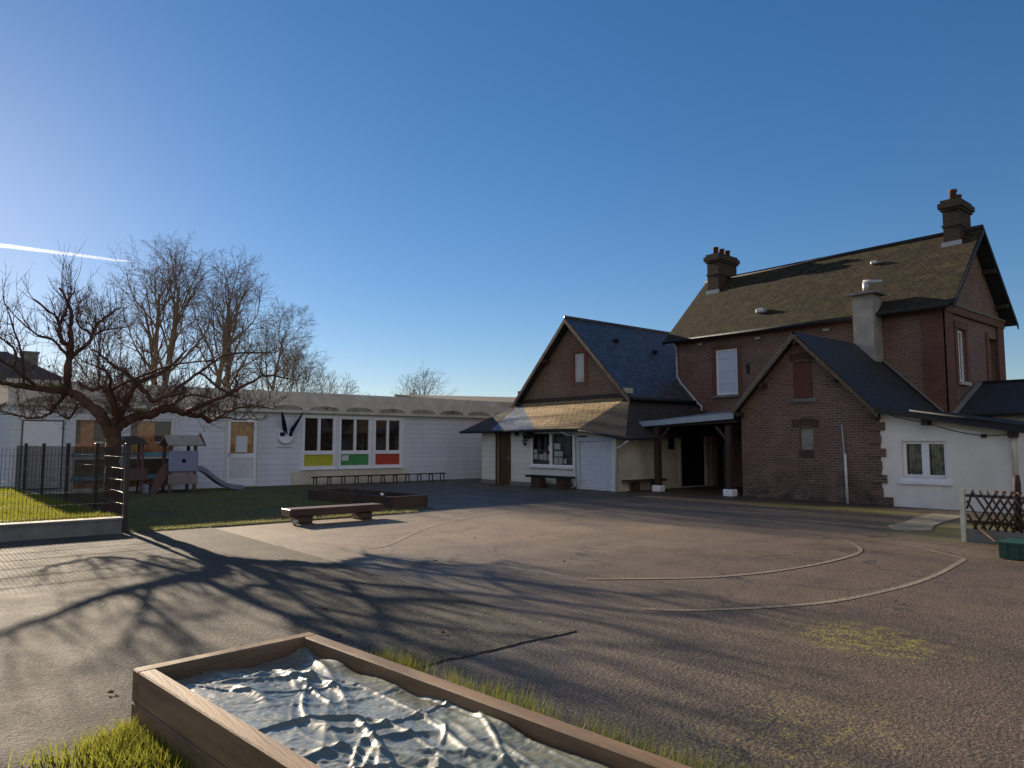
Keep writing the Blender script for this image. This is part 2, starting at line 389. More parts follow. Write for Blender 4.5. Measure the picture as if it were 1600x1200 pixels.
M['pipe_white'] = m_plain('white plastic pipe', (.68, .67, .62), .5, .2, 5, .05, .4, dirt=(.3, .27, .2))
M['pvc'] = m_plain('canopy edge sheet', (.28, .33, .38), .4, .2, 3, .05, .5)
M['beam'] = m_wood('brown roof timber', (.03, .018, .014), (.07, .04, .028), 2)
M['timber_dark'] = m_wood('dark wet timber', (.04, .022, .015), (.1, .055, .035), 0)
M['timber_y'] = m_wood('dark bench timber', (.05, .026, .018), (.13, .07, .045), 1, rough=.5)
M['planter'] = m_wood('weathered planter wood', (.085, .05, .028), (.3, .19, .11), 0, .8, grey=(.1, .065, .042))
M['planter_c'] = m_wood('weathered planter end wood', (.085, .05, .028), (.3, .19, .11), 1, .8, grey=(.1, .065, .042))
M['soil'] = m_plain('dark soil', (.03, .022, .016), .95, .5, 12, .8, .1)
M['metal_dark'] = m_plain('dark brown fence coating', (.035, .022, .02), .45, .2, 8, .05, .5)
M['wire'] = m_plain('dark fence wire', (.04, .035, .033), .32, .2, 8, .02, .6, metallic=.5)
M['bark'] = m_plain('reddish fruit tree bark', (.14, .075, .058), .9, .55, 8, .9, .15, dirt=(.05, .045, .02))
M['twig'] = m_plain('fruit tree twig bark', (.12, .075, .062), .85, .4, 5, .2, .2)
M['bark2'] = m_plain('grey tree bark', (.24, .185, .145), .9, .4, 3, .7, .15)
M['twig2'] = m_plain('grey brown twig bark', (.2, .145, .11), .85, .4, 2, .2, .2)
M['mossy'] = m_plain('green moss', (.14, .15, .02), .95, .4, 20, .6, .1)
M['leaf_dry'] = m_plain('dry brown leaf', (.13, .035, .02), .8, .4, 8, .2, .2)
M['plas_blue'] = m_plain('blue play panel', (.25, .27, .38), .5, .12, 3, .03, .4)
M['plas_slide'] = m_plain('grey lilac slide plastic', (.2, .2, .28), .38, .12, 3, .03, .5)
M['plas_brown'] = m_plain('brown play plastic', (.12, .06, .055), .55, .2, 4, .05, .4)
M['plas_tan'] = m_plain('taupe play plastic', (.26, .21, .2), .55, .15, 4, .05, .4)
M['plas_roof'] = m_plain('greyish play roof', (.36, .31, .23), .6, .2, 4, .05, .3)
M['paper'] = (lambda t: t.done(t.mix(t.ramp(t.noise(26, 5, .8, t.mapping(t.co.outputs['UV'], (.5, 2.2, 1))), (.48, 0), (.56, .4)), (.75, .75, .75), (.3, .3, .34)), .7, None, .3))(NT('notice paper'))
M['navy'] = m_plain('navy flag cloth', (.012, .016, .06), .85, .2, 6, .2, .15)
M['crimson'] = m_plain('red flag cloth', (.3, .03, .03), .85, .2, 6, .2, .15)
M['flagwhite'] = m_plain('white flag cloth', (.7, .7, .7), .85, .1, 6, .2, .15)
M['bin'] = m_plain('green plastic bin', (.012, .06, .042), .45, .15, 5, .03, .5)
M['stone'] = m_plain('pale stone', (.5, .46, .36), .8, .2, 6, .3, .3)
M['hanging'] = m_plain('dark hanging foliage', (.02, .03, .02), .9, .4, 9, .3, .2)
M['shrubleaf'] = m_plain('brown shrub leaf', (.09, .075, .03), .8, .5, 8, .2, .2)
M['hazel'] = m_plain('pale house render', (.5, .5, .5), .9, .1, 2, .2, .2)
M['pot'] = m_plain('clay chimney pot', (.12, .06, .045), .85, .3, 5, .2, .2)
M['chimney'] = m_brick('sooty chimney brick', (.075, .055, .04), (.05, .04, .03), (.07, .06, .05), stain=.5)
M['chim_render'] = m_plain('rendered chimney', (.33, .31, .28), .9, .25, 2.5, .35, .2, dirt=(.17, .15, .13))
def _tarp():
    t = NT('grey green plastic sheet')
    col = t.ramp(t.noise(2.5, 5, .7), (.3, (.1, .115, .094)), (.7, (.195, .215, .17)))
    return t.done(col, t.ramp(t.noise(7, 4), (.3, .5), (.7, .62)), t.bump(t.noise(45, 4, .6), .25, .006), .3, Coat_Weight=1.0, Coat_Roughness=.15)
M['tarp'] = _tarp()
def _grass(name, a_, b_):
    t = NT(name)
    oi = t.noise(3.0, 4, .7)
    col = t.ramp(oi, (.3, a_), (.7, b_))
    col = t.mix(t.ramp(t.noise(60, 2, .6), (.55, 0), (.66, .75)), col, tuple((x+.05)*y for x, y in zip(b_, (.8, .55, .9))))
    col = t.mix(t.ramp(t.noise(35, 2, .6), (.5, 0), (.7, .6)), col, tuple(x*.4 for x in a_))
    tr = t.n('BsdfTranslucent', Color=col); mx = t.n('MixShader', i0=.55)
    t.done(col, .5, None, .3)
    t.set(mx.inputs[1], t.b.outputs[0]); t.set(mx.inputs[2], tr.outputs[0]); t.t.links.new(mx.outputs[0], t.out.inputs[0])
    return t.m
M['grass'] = _grass('fresh grass blade', (.15, .175, .022), (.3, .305, .045))
M['grass2'] = _grass('winter lawn grass blade', (.18, .2, .08), (.34, .34, .14))

# ------------------------------------------------------------------ ground, yard and paint
g = MB(); g.poly([(-500, -500, -.03), (500, -500, -.03), (500, 500, -.03), (-500, 500, -.03)])
g.build('ground', M['meadow'], uv=False, kind='structure')
g = MB(); g.box(-26.5, 14, -16, 30, -.2, 0); g.build('asphalt_yard', M['yard'], kind='structure')
g = MB()
edge = []
y = -15.0
while y < 4.2:
    edge.append((-4.2+.07*noise.noise(V((0, y*1.6, 3)))+.03*noise.noise(V((0, y*7, 1))), y)); y += .045
xs = -4.25; top = []
while xs > -13.4:
    top.append((xs, 4.2+.05*noise.noise(V((xs*1.3, 0, 7)))-(xs+4.2)*.0)); xs -= .25
edge = [p for p in edge if p[1] > 1.6]
pts = [(-13.45, -15), (12, -15), (12, 1.3), (-4.0, 1.3)] + edge + top + [(-13.45, 4.2)]
g.prism([(p[0], p[1], .009) for p in pts], (0, 0, -.008)); g.build('driveway', M['drive'], kind='structure')
g = MB()
pts = [(-24.9, 2.9), (-13.5, 2.9), (-13.38, 4.5), (-13.42, 6.0), (-13.5, 8.1), (-14.0, 9.3), (-17, 9.6), (-20, 10.4), (-24.9, 11.2)]
g.prism([(p[0], p[1], .02) for p in pts], (0, 0, -.019)); g.build('lawn', M['lawn'], kind='structure')
g = MB()
g.prism([(p[0], p[1], .2) for p in [(-26.4, -9), (-13.78, -9), (-13.78, 2.78), (-24.9, 2.36), (-26.4, 2.3)]], (0, 0, -.19)); g.build('raised_lawn', M['lawn'], kind='structure')
def ribbon(mb, pts, wd, z):
    # smoothed painted line
    P = [V((p[0], p[1], 0)) for p in pts]; fine = []
    for i in range(len(P)-1):
        p0, p1, p2, p3 = P[max(i-1, 0)], P[i], P[i+1], P[min(i+2, len(P)-1)]
        for k in range(8):
            u = k/8
            fine.append(.5*((2*p1)+(p2-p0)*u+(2*p0-5*p1+4*p2-p3)*u*u+(3*p1-p0-3*p2+p3)*u**3))
    fine.append(P[-1]); vs = []; fs = []
    for i, p in enumerate(fine):
        t = (fine[min(i+1, len(fine)-1)]-fine[max(i-1, 0)]).normalized(); n = V((-t.y, t.x, 0))
        ww = wd/2*(1+.25*noise.noise(p*2.0))
        vs += [(p.x-n.x*ww, p.y-n.y*ww, z), (p.x+n.x*ww, p.y+n.y*ww, z)]
        if i: fs.append((2*i-2, 2*i, 2*i+1, 2*i-1) if False else (2*i-2, 2*i-1, 2*i+1, 2*i))
    mb.add(vs, [f[::-1] for f in fs])
g = MB()
ribbon(g, [(-4.35, 5.2), (-4.09, 5.4), (-3.72, 6.0), (-3.4, 6.8), (-3.27, 7.98), (-3.3, 9.1), (-3.5, 10.6)], .07, .004)
ribbon(g, [(-3.5, 10.6), (-4.29, 11.2), (-5.14, 11.42), (-7.16, 12.05), (-9.27, 12.65), (-13, 13.7), (-16, 14.6)], .06, .005)
ribbon(g, [(-5.7, 5.8), (-5.44, 6.12), (-4.9, 6.9), (-4.62, 7.8), (-4.53, 9.0), (-4.7, 10.3), (-5.5, 11.3), (-6.64, 11.8), (-7.7, 11.9)], .065, .006)
ribbon(g, [(-9.3, 5.1), (-9.53, 5.6), (-11.06, 7.4), (-12.23, 10.2), (-11.4, 12.4)], .07, .004)
ribbon(g, [(-14.6, 10.2), (-15.2, 12.5), (-14.5, 16.2)], .07, .0045)
ribbon(g, [(-17.6, 10.6), (-18.0, 13.5), (-17.2, 16.4)], .07, .0045)
ribbon(g, [(-20.5, 11.5), (-16.2, 15.2), (-11.5, 17.3)], .06, .0055)
g.build('court_marking', M['line'], kind='structure')
g = MB(); g.prism([(-5.75, 13.75, .016), (-5.45, 13.25, .016), (-5.15, 13.15, .016), (-4.98, 13.6, .016), (-5.2, 14.3, .016), (-5.35, 15.2, .016), (-5.45, 16.9, .016), (-6.1, 16.9, .016), (-6.05, 15.8, .016), (-5.8, 14.6, .016)], (0, 0, -.03))
g.build('concrete_path', M['slab'], kind='structure')

# ------------------------------------------------------------------ building helpers
def clip(poly, out):
    res = list(poly); n = len(out)
    for i in range(n):
        a_, b_ = out[i], out[(i+1) % n]; new = []
        side = lambda p: (b_[0]-a_[0])*(p[1]-a_[1])-(b_[1]-a_[1])*(p[0]-a_[0])
        for j in range(len(res)):
            p, q = res[j], res[(j+1) % len(res)]; sp, sq = side(p), side(q)
            if sp >= -1e-9: new.append(p)
            if (sp > 1e-9 and sq < -1e-9) or (sp < -1e-9 and sq > 1e-9):
                k = sp/(sp-sq); new.append((p[0]+(q[0]-p[0])*k, p[1]+(q[1]-p[1])*k))
        res = new
        if not res: return []
    return res
def wall(mb, O, U, N, out, ops=(), depth=.12):
    """outline: convex (u, v) ccw; ops: openings (u0, v0, u1, v1) with reveals"""
    O, U, N, Z = V(O), V(U), V(N), V((0, 0, 1))
    us = sorted({p[0] for p in out} | {o[0] for o in ops} | {o[2] for o in ops})
    vs = sorted({p[1] for p in out} | {o[1] for o in ops} | {o[3] for o in ops})
    flip = U.cross(Z).dot(N) < 0
    P = lambda u, v, d=0: O+U*u+Z*v-N*d
    for i in range(len(us)-1):
        for j in range(len(vs)-1):
            cu, cv = (us[i]+us[i+1])/2, (vs[j]+vs[j+1])/2
            if any(o[0] < cu < o[2] and o[1] < cv < o[3] for o in ops): continue
            c = clip([(us[i], vs[j]), (us[i+1], vs[j]), (us[i+1], vs[j+1]), (us[i], vs[j+1])], out)
            if len(c) < 3: continue
            q = [P(*p) for p in c]
            mb.poly(q[::-1] if flip else q)
    for (u0, v0, u1, v1) in ops:
        for a_, b_ in (((u0, v0), (u1, v0)), ((u1, v0), (u1, v1)), ((u1, v1), (u0, v1)), ((u0, v1), (u0, v0))):
            q = [P(*a_), P(*a_, depth), P(*b_, depth), P(*b_)]
            mb.poly(q[::-1] if flip else q)
        
class Face:
    """a wall plane: origin, horizontal axis, outward normal"""
    def __init__(s, O, U, N): s.O, s.U, s.N = V(O), V(U), V(N)
    def box(s, mb, u0, u1, v0, v1, d0, d1): return mb.obox(s.O, s.U, (0, 0, 1), s.N, u0, u1, v0, v1, d0, d1)
    def quad(s, mb, u0, u1, v0, v1, d):
        q = [s.O+s.U*u+V((0, 0, v))+s.N*d for u, v in ((u0, v0), (u1, v0), (u1, v1), (u0, v1))]
        if s.U.cross(V((0, 0, 1))).dot(s.N) < 0: q = q[::-1]
        return mb.poly(q)
    def frame(s, mb, u0, u1, v0, v1, w_, d0, d1):
        s.box(mb, u0, u1, v0, v0+w_, d0, d1); s.box(mb, u0, u1, v1-w_, v1, d0, d1)
        s.box(mb, u0, u0+w_, v0+w_, v1-w_, d0, d1); s.box(mb, u1-w_, u1, v0+w_, v1-w_, d0, d1)
def slab(mb, pts, t):
    p = [V(q) for q in pts]; n = (p[1]-p[0]).cross(p[2]-p[0]).normalized()
    if n.z < 0: n = -n
    return mb.prism(p, -n*t)
def part(fn, name, mat, parent, **kw):
    mb = MB(); fn(mb); return mb.build(name, mat, parent, **kw)
def parts(fn, name, mat, parent, **kw):
    mb = MB(); fn(mb); return mb.split(name, mat, parent, **kw)
def gut(mb, a_, b_, r=.06, n=8): mb.tube([a_, b_], r, n)

# ================================================================== long white school building
WX = -24.9
sb = thing('school_building', (-25.5, 11, 0), 'long low white clapboard school building with coloured panels under its windows', 'building')
F = Face((WX, 0, 0), (0, 1, 0), (1, 0, 0))
ops = [(3.72, .1, 4.62, 2.24), (5.2, .1, 6.48, 2.27), (8.22, .05, 9.22, 2.34), (10.86, .58, 12.2, 2.54), (12.3, .58, 13.68, 2.53), (13.76, .58, 15.06, 2.52)]
b = MB(); wall(b, F.O, F.U, F.N, [(2.2, -.1), (22, -.1), (22, 2.72), (2.2, 2.72)], ops, .14); b.build('wall', M['board'], sb)
b = MB(); wall(b, (WX, 2.2, 0), (-1, 0, 0), (0, -1, 0), [(0, -.1), (9, -.1), (9, 2.72), (0, 2.72)])
wall(b, (WX-9, 2.2, 0), (0, 1, 0), (-1, 0, 0), [(0, -.1), (19.8, -.1), (19.8, 2.72), (0, 2.72)])
wall(b, (WX-9, 22, 0), (1, 0, 0), (0, 1, 0), [(0, -.1), (9, -.1), (9, 2.72), (0, 2.72)]); b.build('end_wall', M['board'], sb)
# roof: sloped felt band with vault ends poking through
b = MB()
x0, x1, zb, zt = WX+.16, WX-.22, 2.70, 3.38
ya, yb = 2.05, 22.2
b.add([(x0, ya, zb), (x0, yb, zb), (x1, yb, zt), (x1, ya, zt), (WX-9.2, yb, zt), (WX-9.2, ya, zt), (WX-9.2, yb, zb), (WX-9.2, ya, zb)],
      [(0, 1, 2, 3), (3, 2, 4, 5), (5, 4, 6, 7), (0, 3, 5, 7), (1, 6, 4, 2), (0, 7, 6, 1)])
b.build('roof', M['band'], sb)
b = MB(); b.box(WX-.02, WX+.2, ya-.03, yb, 2.6, 2.698); b.build('eaves_board', M['cream'], sb)
proto = None
for k in range(13):
    yc = 10.23+1.43*(k-5)
    b = MB(); n = 14; half = .58; hh = .17
    pts = [V((WX+.19, yc-half, 2.7))]+[V((WX+.19, yc+half*math.cos(math.pi-math.pi*i/n), 2.7+hh*math.sin(math.pi*i/n)**.8)) for i in range(1, n)]+[V((WX+.19, yc+half, 2.7))]
    b.prism(pts, (-.3, 0, 0)); o = b.build('vault_end', M['vault'], sb)
    if k % 2 == 0 and k > 4:
        b = MB(); b.tube([(WX+.1, yc+.03, 2.80), (WX+.24, yc+.03, 2.79)], .028, 8); b.build('drain_spout', M['gutter'], o)
b = MB(); F.box(b, 10.5, 15.3, -.1, .5, .004, .03); b.split('plinth', M['creamwall'], sb)
# side panel (closed shutter)
b = MB(); F.box(b, 2.46, 3.42, .2, 2.15, .0, .025); o = b.build('shutter_panel', M['white'], sb)
b = MB(); F.frame(b, 2.42, 3.46, .17, 2.19, .035, .002, .04); b.build('frame', M['greyblind'], o)
# two big windows with tan curtains behind clear glass
for (u0, u1) in ((3.72, 4.62), (5.2, 6.48)):
    b = MB(); F.frame(b, u0, u1, .1, 2.26, .05, -.1, .02); F.box(b, u0, u1, .42, .48, -.1, .03); F.box(b, u0, u1, 1.02, 1.1, -.1, .03)
    wn = b.build('window', M['board2'], sb)
    part(lambda m: F.quad(m, u0+.05, u1-.05, .12, 2.22, -.05), 'pane', M['clear'], wn)
    def cur(m):
        n = 40
        for i in range(n):
            ua = u0+(u1-u0)*i/n; ub = u0+(u1-u0)*(i+1)/n
            da = -.12+.025*math.sin(i*1.9); db = -.12+.025*math.sin((i+1)*1.9)
            q = [F.O+F.U*u+V((0, 0, v))+F.N*d for u, v, d in ((ua, .1, da), (ub, .1, db), (ub, 2.3, db), (ua, 2.3, da))]
            m.poly(q)
    part(cur, 'curtain', M['curtain'], wn)
    part(lambda m: F.box(m, u0+.05, u1-.05, .48, 1.02, -.085, -.06), 'lower_panel', M['taupe'], wn)
    du = u1-u0
    parts(lambda m: (F.box(m, u1-.48*du*.8, u1-.07, 1.56, 2.2, -.09, -.075), F.box(m, u0+.06, u0+.2*du, 1.5, 2.2, -.09, -.075)), 'blind', M['greyblind'], wn)
    part(lambda m: F.box(m, u1-.48*du*.8-.02, u1-.05, 1.5, 1.56, -.094, -.07), 'inner_sill', M['white'], wn)
    parts(lambda m: (F.box(m, u0-.02, u1, 1.1, 1.22, .0, .06), F.box(m, u0-.02, u1, .39, .52, .031, .06)), 'rail', M['turq'], wn)
# glazed door with slatted lower panel
b = MB(); F.frame(b, 8.22, 9.22, .05, 2.34, .1, -.1, .03); F.box(b, 8.32, 9.12, 1.0, 1.16, -.1, .02); F.box(b, 8.32, 9.12, .15, .3, -.1, .02)
dr = b.build('door', M['white'], sb)
part(lambda m: F.quad(m, 8.32, 9.12, 1.16, 2.24, -.04), 'pane', M['clear'], dr)
part(lambda m: [F.box(m, 8.3+.04*i, 8.33+.04*i+.005, 1.1, 2.3, -.09+.012*math.sin(i*2.2), -.08+.012*math.sin(i*2.2)) for i in range(21)], 'curtain', M['amber'], dr)
part(lambda m: F.box(m, 8.52, 8.92, 1.2, 1.76, -.035, -.03), 'notice', M['paper'], dr)
part(lambda m: (F.box(m, 8.32, 9.12, .3, 1.0, -.06, -.03), [F.box(m, 8.345+.0405*i, 8.37+.0405*i, .33, .97, -.03, .005) for i in range(19)]), 'slatted_panel', M['white'], dr)
part(lambda m: (F.box(m, 8.26, 8.29, 1.05, 1.2, .03, .06), F.box(m, 8.26, 8.4, 1.12, 1.14, .06, .08)), 'handle', M['zinc'], dr)
# three windows with a coloured panel each
for (u0, u1, v1, colr, nm) in ((10.86, 12.2, 2.54, 'yellow', 'yellow'), (12.3, 13.68, 2.53, 'green', 'green'), (13.76, 15.06, 2.52, 'red', 'red')):
    b = MB(); F.frame(b, u0, u1, .58, v1, .1, -.06, .05); F.box(b, u0+.1, u1-.1, 1.1, 1.22, -.06, .045)
    um = (u0+u1)/2; F.box(b, um-.035, um+.035, 1.22, v1-.1, -.06, .05); F.box(b, u0-.04, u1+.04, .54, .58, -.02, .09)
    wn = b.build('window', M['white'], sb)
    for q0, q1 in ((u0+.1, um-.035), (um+.035, u1-.1)):
        part(lambda m: F.quad(m, q0, q1, 1.22, v1-.1, -.03), 'pane', M['glass_brown'], wn)
        part(lambda m: F.frame(m, q0, q1, 1.22, v1-.1, .016, -.04, .03), 'casement', M['white'], wn)
    part(lambda m: F.box(m, u0+.1, u1-.1, .68, 1.1, -.05, -.005), 'coloured_panel', M[colr], wn, label=nm+' panel below the panes')
part(lambda m: F.box(m, 12.46, 12.74, .86, 1.06, -.004, .004), 'notice', M['paper'], sb)
parts(lambda m: (F.box(m, 12.22, 12.28, .5, 2.6, .002, .035), F.box(m, 13.695, 13.745, .5, 2.6, .002, .035), F.box(m, 15.07, 15.12, .5, 2.6, .002, .035)), 'cover_strip', M['white'], sb)
parts(lambda m: (F.box(m, 8.14, 8.2, -.05, 2.6, .002, .04), F.box(m, 9.25, 9.31, -.05, 2.6, .002, .04), F.box(m, 6.56, 6.62, -.05, 2.6, .002, .05)), 'trim', M['board2'], sb)

# shield with two rolled flags on the white wall
sh = thing('shield_plaque', (WX+.02, 10.2, 1.7), 'white shield plaque with two small dark squares on the clapboard wall', 'plaque')
def shield(m):
    pts = [(9.98, 2.02), (9.98, 1.68)]+[(10.25+.27*math.cos(t_), 1.68+.2*math.sin(t_)) for t_ in [math.pi*(1+i/8) for i in range(1, 8)]]+[(10.52, 1.68), (10.52, 2.02)]
    m.prism([(WX+.06, p[0], p[1]) for p in pts], (-.035, 0, 0))
part(shield, 'plate', M['white'], sh)
part(lambda m: F.box(m, 10.03, 10.21, 1.76, 1.9, .061, .07), 'emblem', M['navy'], sh)
part(lambda m: F.box(m, 10.36, 10.49, 1.76, 1.9, .061, .07), 'emblem', M['navy'], sh)
part(lambda m: m.tube([F.O+F.U*u+V((0, 0, v_))+F.N*.064 for u, v_ in [(9.98, 1.68)]+[(10.25+.265*math.cos(t_), 1.68+.195*math.sin(t_)) for t_ in [math.pi*(1+i/8) for i in range(1, 8)]]+[(10.52, 1.68)]], .008, 5), 'border', M['navy'], sh)
part(lambda m: F.box(m, 9.95, 10.5, 1.36, 1.375, .002, .012), 'lettering_strip', M['greyblind'], sh)
def flag(y0, yt, cloth, wd, label):
    t = thing('flag', (WX+.1, y0, 1.98), label, 'flag', 'flags on the shield')
    m = MB(); m.tube([(WX+.09, y0, 1.98), (WX+.42, yt, 2.62)], .012, 6); m.build('flag_pole', M['beam'], t)
    m = MB(); n = 7
    P0 = V((WX+.4, yt, 2.6)); P1 = V((WX+.14, y0, 2.05)); vs = []; fs = []
    for i in range(n+1):
        u = i/n; p = P0.lerp(P1, u); ww = wd*(.25+.75*math.sin(min(1, u*1.15)*math.pi*.55))
        for k in range(5):
            q = p+V((.03*math.sin(k*2.1+u*3), ww*(k/4-.35), -.06*u-(.05*k*u)))
            vs.append(q)
    for i in range(n):
        for k in range(4): fs.append((i*5+k, i*5+k+1, i*5+k+6, i*5+k+5))
    m.add(vs, fs, True); m.build('cloth', cloth, t)
flag(10.16, 9.93, M['navy'], .22, 'rolled dark navy flag leaning left above the shield')
flag(10.38, 10.72, M['navy'], .08, 'thin rolled flag leaning right above the shield')

# ================================================================== main brick house
hs = thing('brick_house', (-12, 24.5, 0), 'tall two storey dark brick house with a lichened slate roof and two chimneys', 'house')
HF = Face((0, 22.05, 0), (1, 0, 0), (0, -1, 0)); HG = Face((-7.5, 0, 0), (0, 1, 0), (1, 0, 0))
b = MB()
wall(b, HF.O, HF.U, HF.N, [(-16.65, -.1), (-7.5, -.1), (-7.5, 5.45), (-16.65, 5.45)], [(-14.95, 3.22, -14.07, 4.84)], .12)
wall(b, HG.O, HG.U, HG.N, [(22.05, -.1), (26.95, -.1), (26.95, 5.45), (24.5, 7.85), (22.05, 5.45)], [(22.95, 3.28, 23.6, 4.8), (25.6, 3.3, 26.45, 4.8)], .16)
wall(b, (-16.65, 0, 0), (0, 1, 0), (-1, 0, 0), [(22.05, -.1), (26.95, -.1), (26.95, 5.45), (24.5, 7.85), (22.05, 5.45)])
wall(b, (0, 26.95, 0), (1, 0, 0), (0, 1, 0), [(-16.65, -.1), (-7.5, -.1), (-7.5, 5.45), (-16.65, 5.45)])
b.build('wall', M['brick_red'], hs)
b = MB()
# corner pilasters, cornice band and gable band in smoother brick
HF.box(b, -8.05, -7.46, 2.3, 5.2, .002, .05); HG.box(b, 22.0, 22.6, 2.3, 5.2, .002, .06); HG.box(b, 26.4, 26.99, 2.3, 5.2, .002, .06)
HG.box(b, 21.98, 27.02, 5.2, 5.42, .002, .09); HF.box(b, -16.69, -7.44, 5.2, 5.36, .002, .08)
HG.box(b, 22.75, 22.95, 3.2, 4.95, .002, .04); HG.box(b, 23.6, 23.8, 3.2, 4.95, .002, .04); HG.box(b, 22.75, 23.8, 4.82, 5.05, .041, .055)
HG.box(b, 25.4, 25.6, 3.2, 4.95, .002, .04); HG.box(b, 26.4, 26.6, 4.9, 5.15, .062, .075)
HF.box(b, -15.12, -14.95, 3.15, 4.98, .002, .03); HF.box(b, -14.07, -13.9, 3.15, 4.98, .002, .03); HF.box(b, -14.95, -14.07, 4.84, 4.98, .002, .03)
b.split('brick_trim', M['brick_trim'], hs)
b = MB(); HG.box(b, 21.96, 27.05, 5.422, 5.47, .0, .12); b.build('gable_band', M['concrete'], hs)
yr, zr = 24.5, 8.02
rf = MB()
slab(rf, [(-17.0, 21.72, 5.36), (-7.15, 21.72, 5.36), (-7.15, yr, zr), (-17.0, yr, zr)], .09)
rm = rf.build('roof', M['lichen'], hs)
rf = MB(); slab(rf, [(-17.0, 27.28, 5.36), (-7.15, 27.28, 5.36), (-7.15, yr, zr), (-17.0, yr, zr)], .09); rf.build('rear_roof', M['slate_dark'], hs)
b = MB(); b.tube([(-17.02, yr, zr+.01), (-7.13, yr, zr+.01)], .075, 8); b.build('ridge', M['gutter'], hs)
b = MB()
for s_ in (-1, 1):
    for xx in (-7.13, -17.02):
        p0 = V((xx, yr, zr-.02)); p1 = V((xx, yr+s_*2.8, 5.34))
        b.prism([p0, p1, p1-V((0, 0, .16)), p0-V((0, 0, .16))], (.03, 0, 0))
b.split('barge_board', M['gutter'], hs)
b = MB()
for q in (.35, .72):
    for s_ in (1,):
        y_ = yr+s_*2.75*q; z_ = zr-2.66*q-.26; b.box(-7.5, -7.14, y_-.06, y_+.06, z_-.06, z_+.06)
b.split('purlin', M['beam'], hs)
b = MB(); gut(b, (-17, 21.66, 5.3), (-7.2, 21.66, 5.3), .065); b.build('gutter', M['gutter'], hs)
b = MB(); b.tube([(-16.6, 21.68, 5.28), (-16.62, 21.95, 5.1), (-16.6, 21.97, 4.0), (-16.42, 21.94, 3.75), (-15.62, 21.86, 2.95), (-15.5, 21.9, 2.85), (-15.5, 21.9, 2.5)], .05, 8); b.build('downpipe', M['zinc'], hs)
wn = part(lambda m: HF.frame(m, -14.95, -14.07, 3.22, 4.84, .06, -.08, -.02), 'window', M['white'], hs)
part(lambda m: HF.box(m, -14.89, -14.13, 3.28, 4.78, -.07, -.045), 'shutter', M['shutter_up'], wn)
part(lambda m: HF.box(m, -15.05, -13.98, 3.13, 3.21, -.02, .1), 'sill', M['concrete'], wn)
wn = part(lambda m: (HG.frame(m, 22.95, 23.6, 3.28, 4.8, .07, -.12, -.06), HG.box(m, 23.25, 23.3, 3.3, 4.75, -.11, -.05)), 'window', M['white'], hs)
part(lambda m: HG.quad(m, 23.0, 23.55, 3.33, 4.75, -.1), 'pane', M['glass'], wn)
part(lambda m: HG.box(m, 22.88, 23.68, 3.18, 3.275, -.05, .1), 'sill', M['stone'], wn)
part(lambda m: HG.quad(m, 25.6, 26.45, 3.3, 4.8, -.15), 'bricked_window', M['brick_red'], hs)
for (xx, zz) in ((-15.56, 5.12), (-13.22, 5.08), (-10.84, 5.08)):
    part(lambda m: (HF.box(m, xx-.1, xx+.1, zz-.04, zz+.04, .081, .1), HF.box(m, xx-.07, xx+.07, zz-.02, zz+.02, .1, .106)), 'wall_vent', M['stone'], hs)
part(lambda m: HF.box(m, -13.72, -13.6, 3.9, 4.25, .002, .03), 'wall_plate', M['gutter'], hs)
def chimney(x0, x1, y0, y1, zb, zt, pots, label):
    m = MB(); m.box(x0, x1, y0, y1, zb, zt-.34)
    for (q, za, zc) in ((.05, zt-.34, zt-.26), (.1, zt-.26, zt-.1), (.04, zt-.1, zt)): m.box(x0-q, x1+q, y0-q, y1+q, za, zc)
    m.box(x0-.03, x1+.03, y0-.03, y1+.03, zt-.85, zt-.78)
    c = m.build('chimney', M['chimney'], hs)
    for (px, py, h_) in pots:
        m = MB(); m.tube([(px, py, zt-.05), (px, py, zt+h_*.8), (px, py, zt+h_*.82), (px, py, zt+h_)], [.12, .095, .12, .12], 10); m.build('chimney_pot', M['pot'], c)
    zr_ = 5.36+(y0-21.72)*(2.66/2.78); m = MB(); m.box(x0-.05, x1+.05, y0-.05, y0-.002, zr_-.05, zr_+.09)
    m.build('flashing', M['zinc'], c)
chimney(-16.48, -15.98, 23.86, 25.14, 6.75, 8.95, [(-16.23, 24.1, .3), (-16.23, 24.5, .3), (-16.23, 24.9, .3)], '')
chimney(-8.05, -7.6, 24.0, 25.0, 6.8, 8.95, [(-7.83, 24.3, .36), (-7.83, 24.7, .28)], '')
def roofvent(x, y, s_):
    z = 5.36+(y-21.72)*(2.66/2.78)
    m = MB(); m.bevbox((x, y-.05, z+.05), (.3*s_, .26*s_, .16*s_), .03); m.build('roof_vent', M['zinc'], hs)
roofvent(-13.3, 22.42, 1); roofvent(-10.0, 23.75, .7)

# ================================================================== slate roofed wing
wg = thing('gabled_wing', (-18.8, 20, 0), 'brick wing with a blue slate roof and a narrow peeling white shutter in its gable', 'house wing')
WF = Face((0, 18.6, 0), (1, 0, 0), (0, -1, 0))
b = MB()
wall(b, WF.O, WF.U, WF.N, [(-21.6, -.1), (-16.0, -.1), (-16.0, 3.2), (-18.8, 5.92), (-21.6, 3.2)], [(-18.68, 3.72, -18.16, 4.82)], .1)
wall(b, (-16.0, 0, 0), (0, 1, 0), (1, 0, 0), [(18.6, -.1), (24, -.1), (24, 3.2), (18.6, 3.2)])
wall(b, (-21.6, 0, 0), (0, 1, 0), (-1, 0, 0), [(18.6, -.1), (26, -.1), (26, 3.2), (18.6, 3.2)])
b.build('wall', M['brick_wing'], wg)
k_ = (6.12-3.0)/2.95
b = MB(); slab(b, [(-15.75, 18.25, 3.04), (-15.75, 25.5, 3.04), (-18.8, 25.5, 6.14), (-18.8, 18.25, 6.14)], .08); b.build('roof', M['slate'], wg)
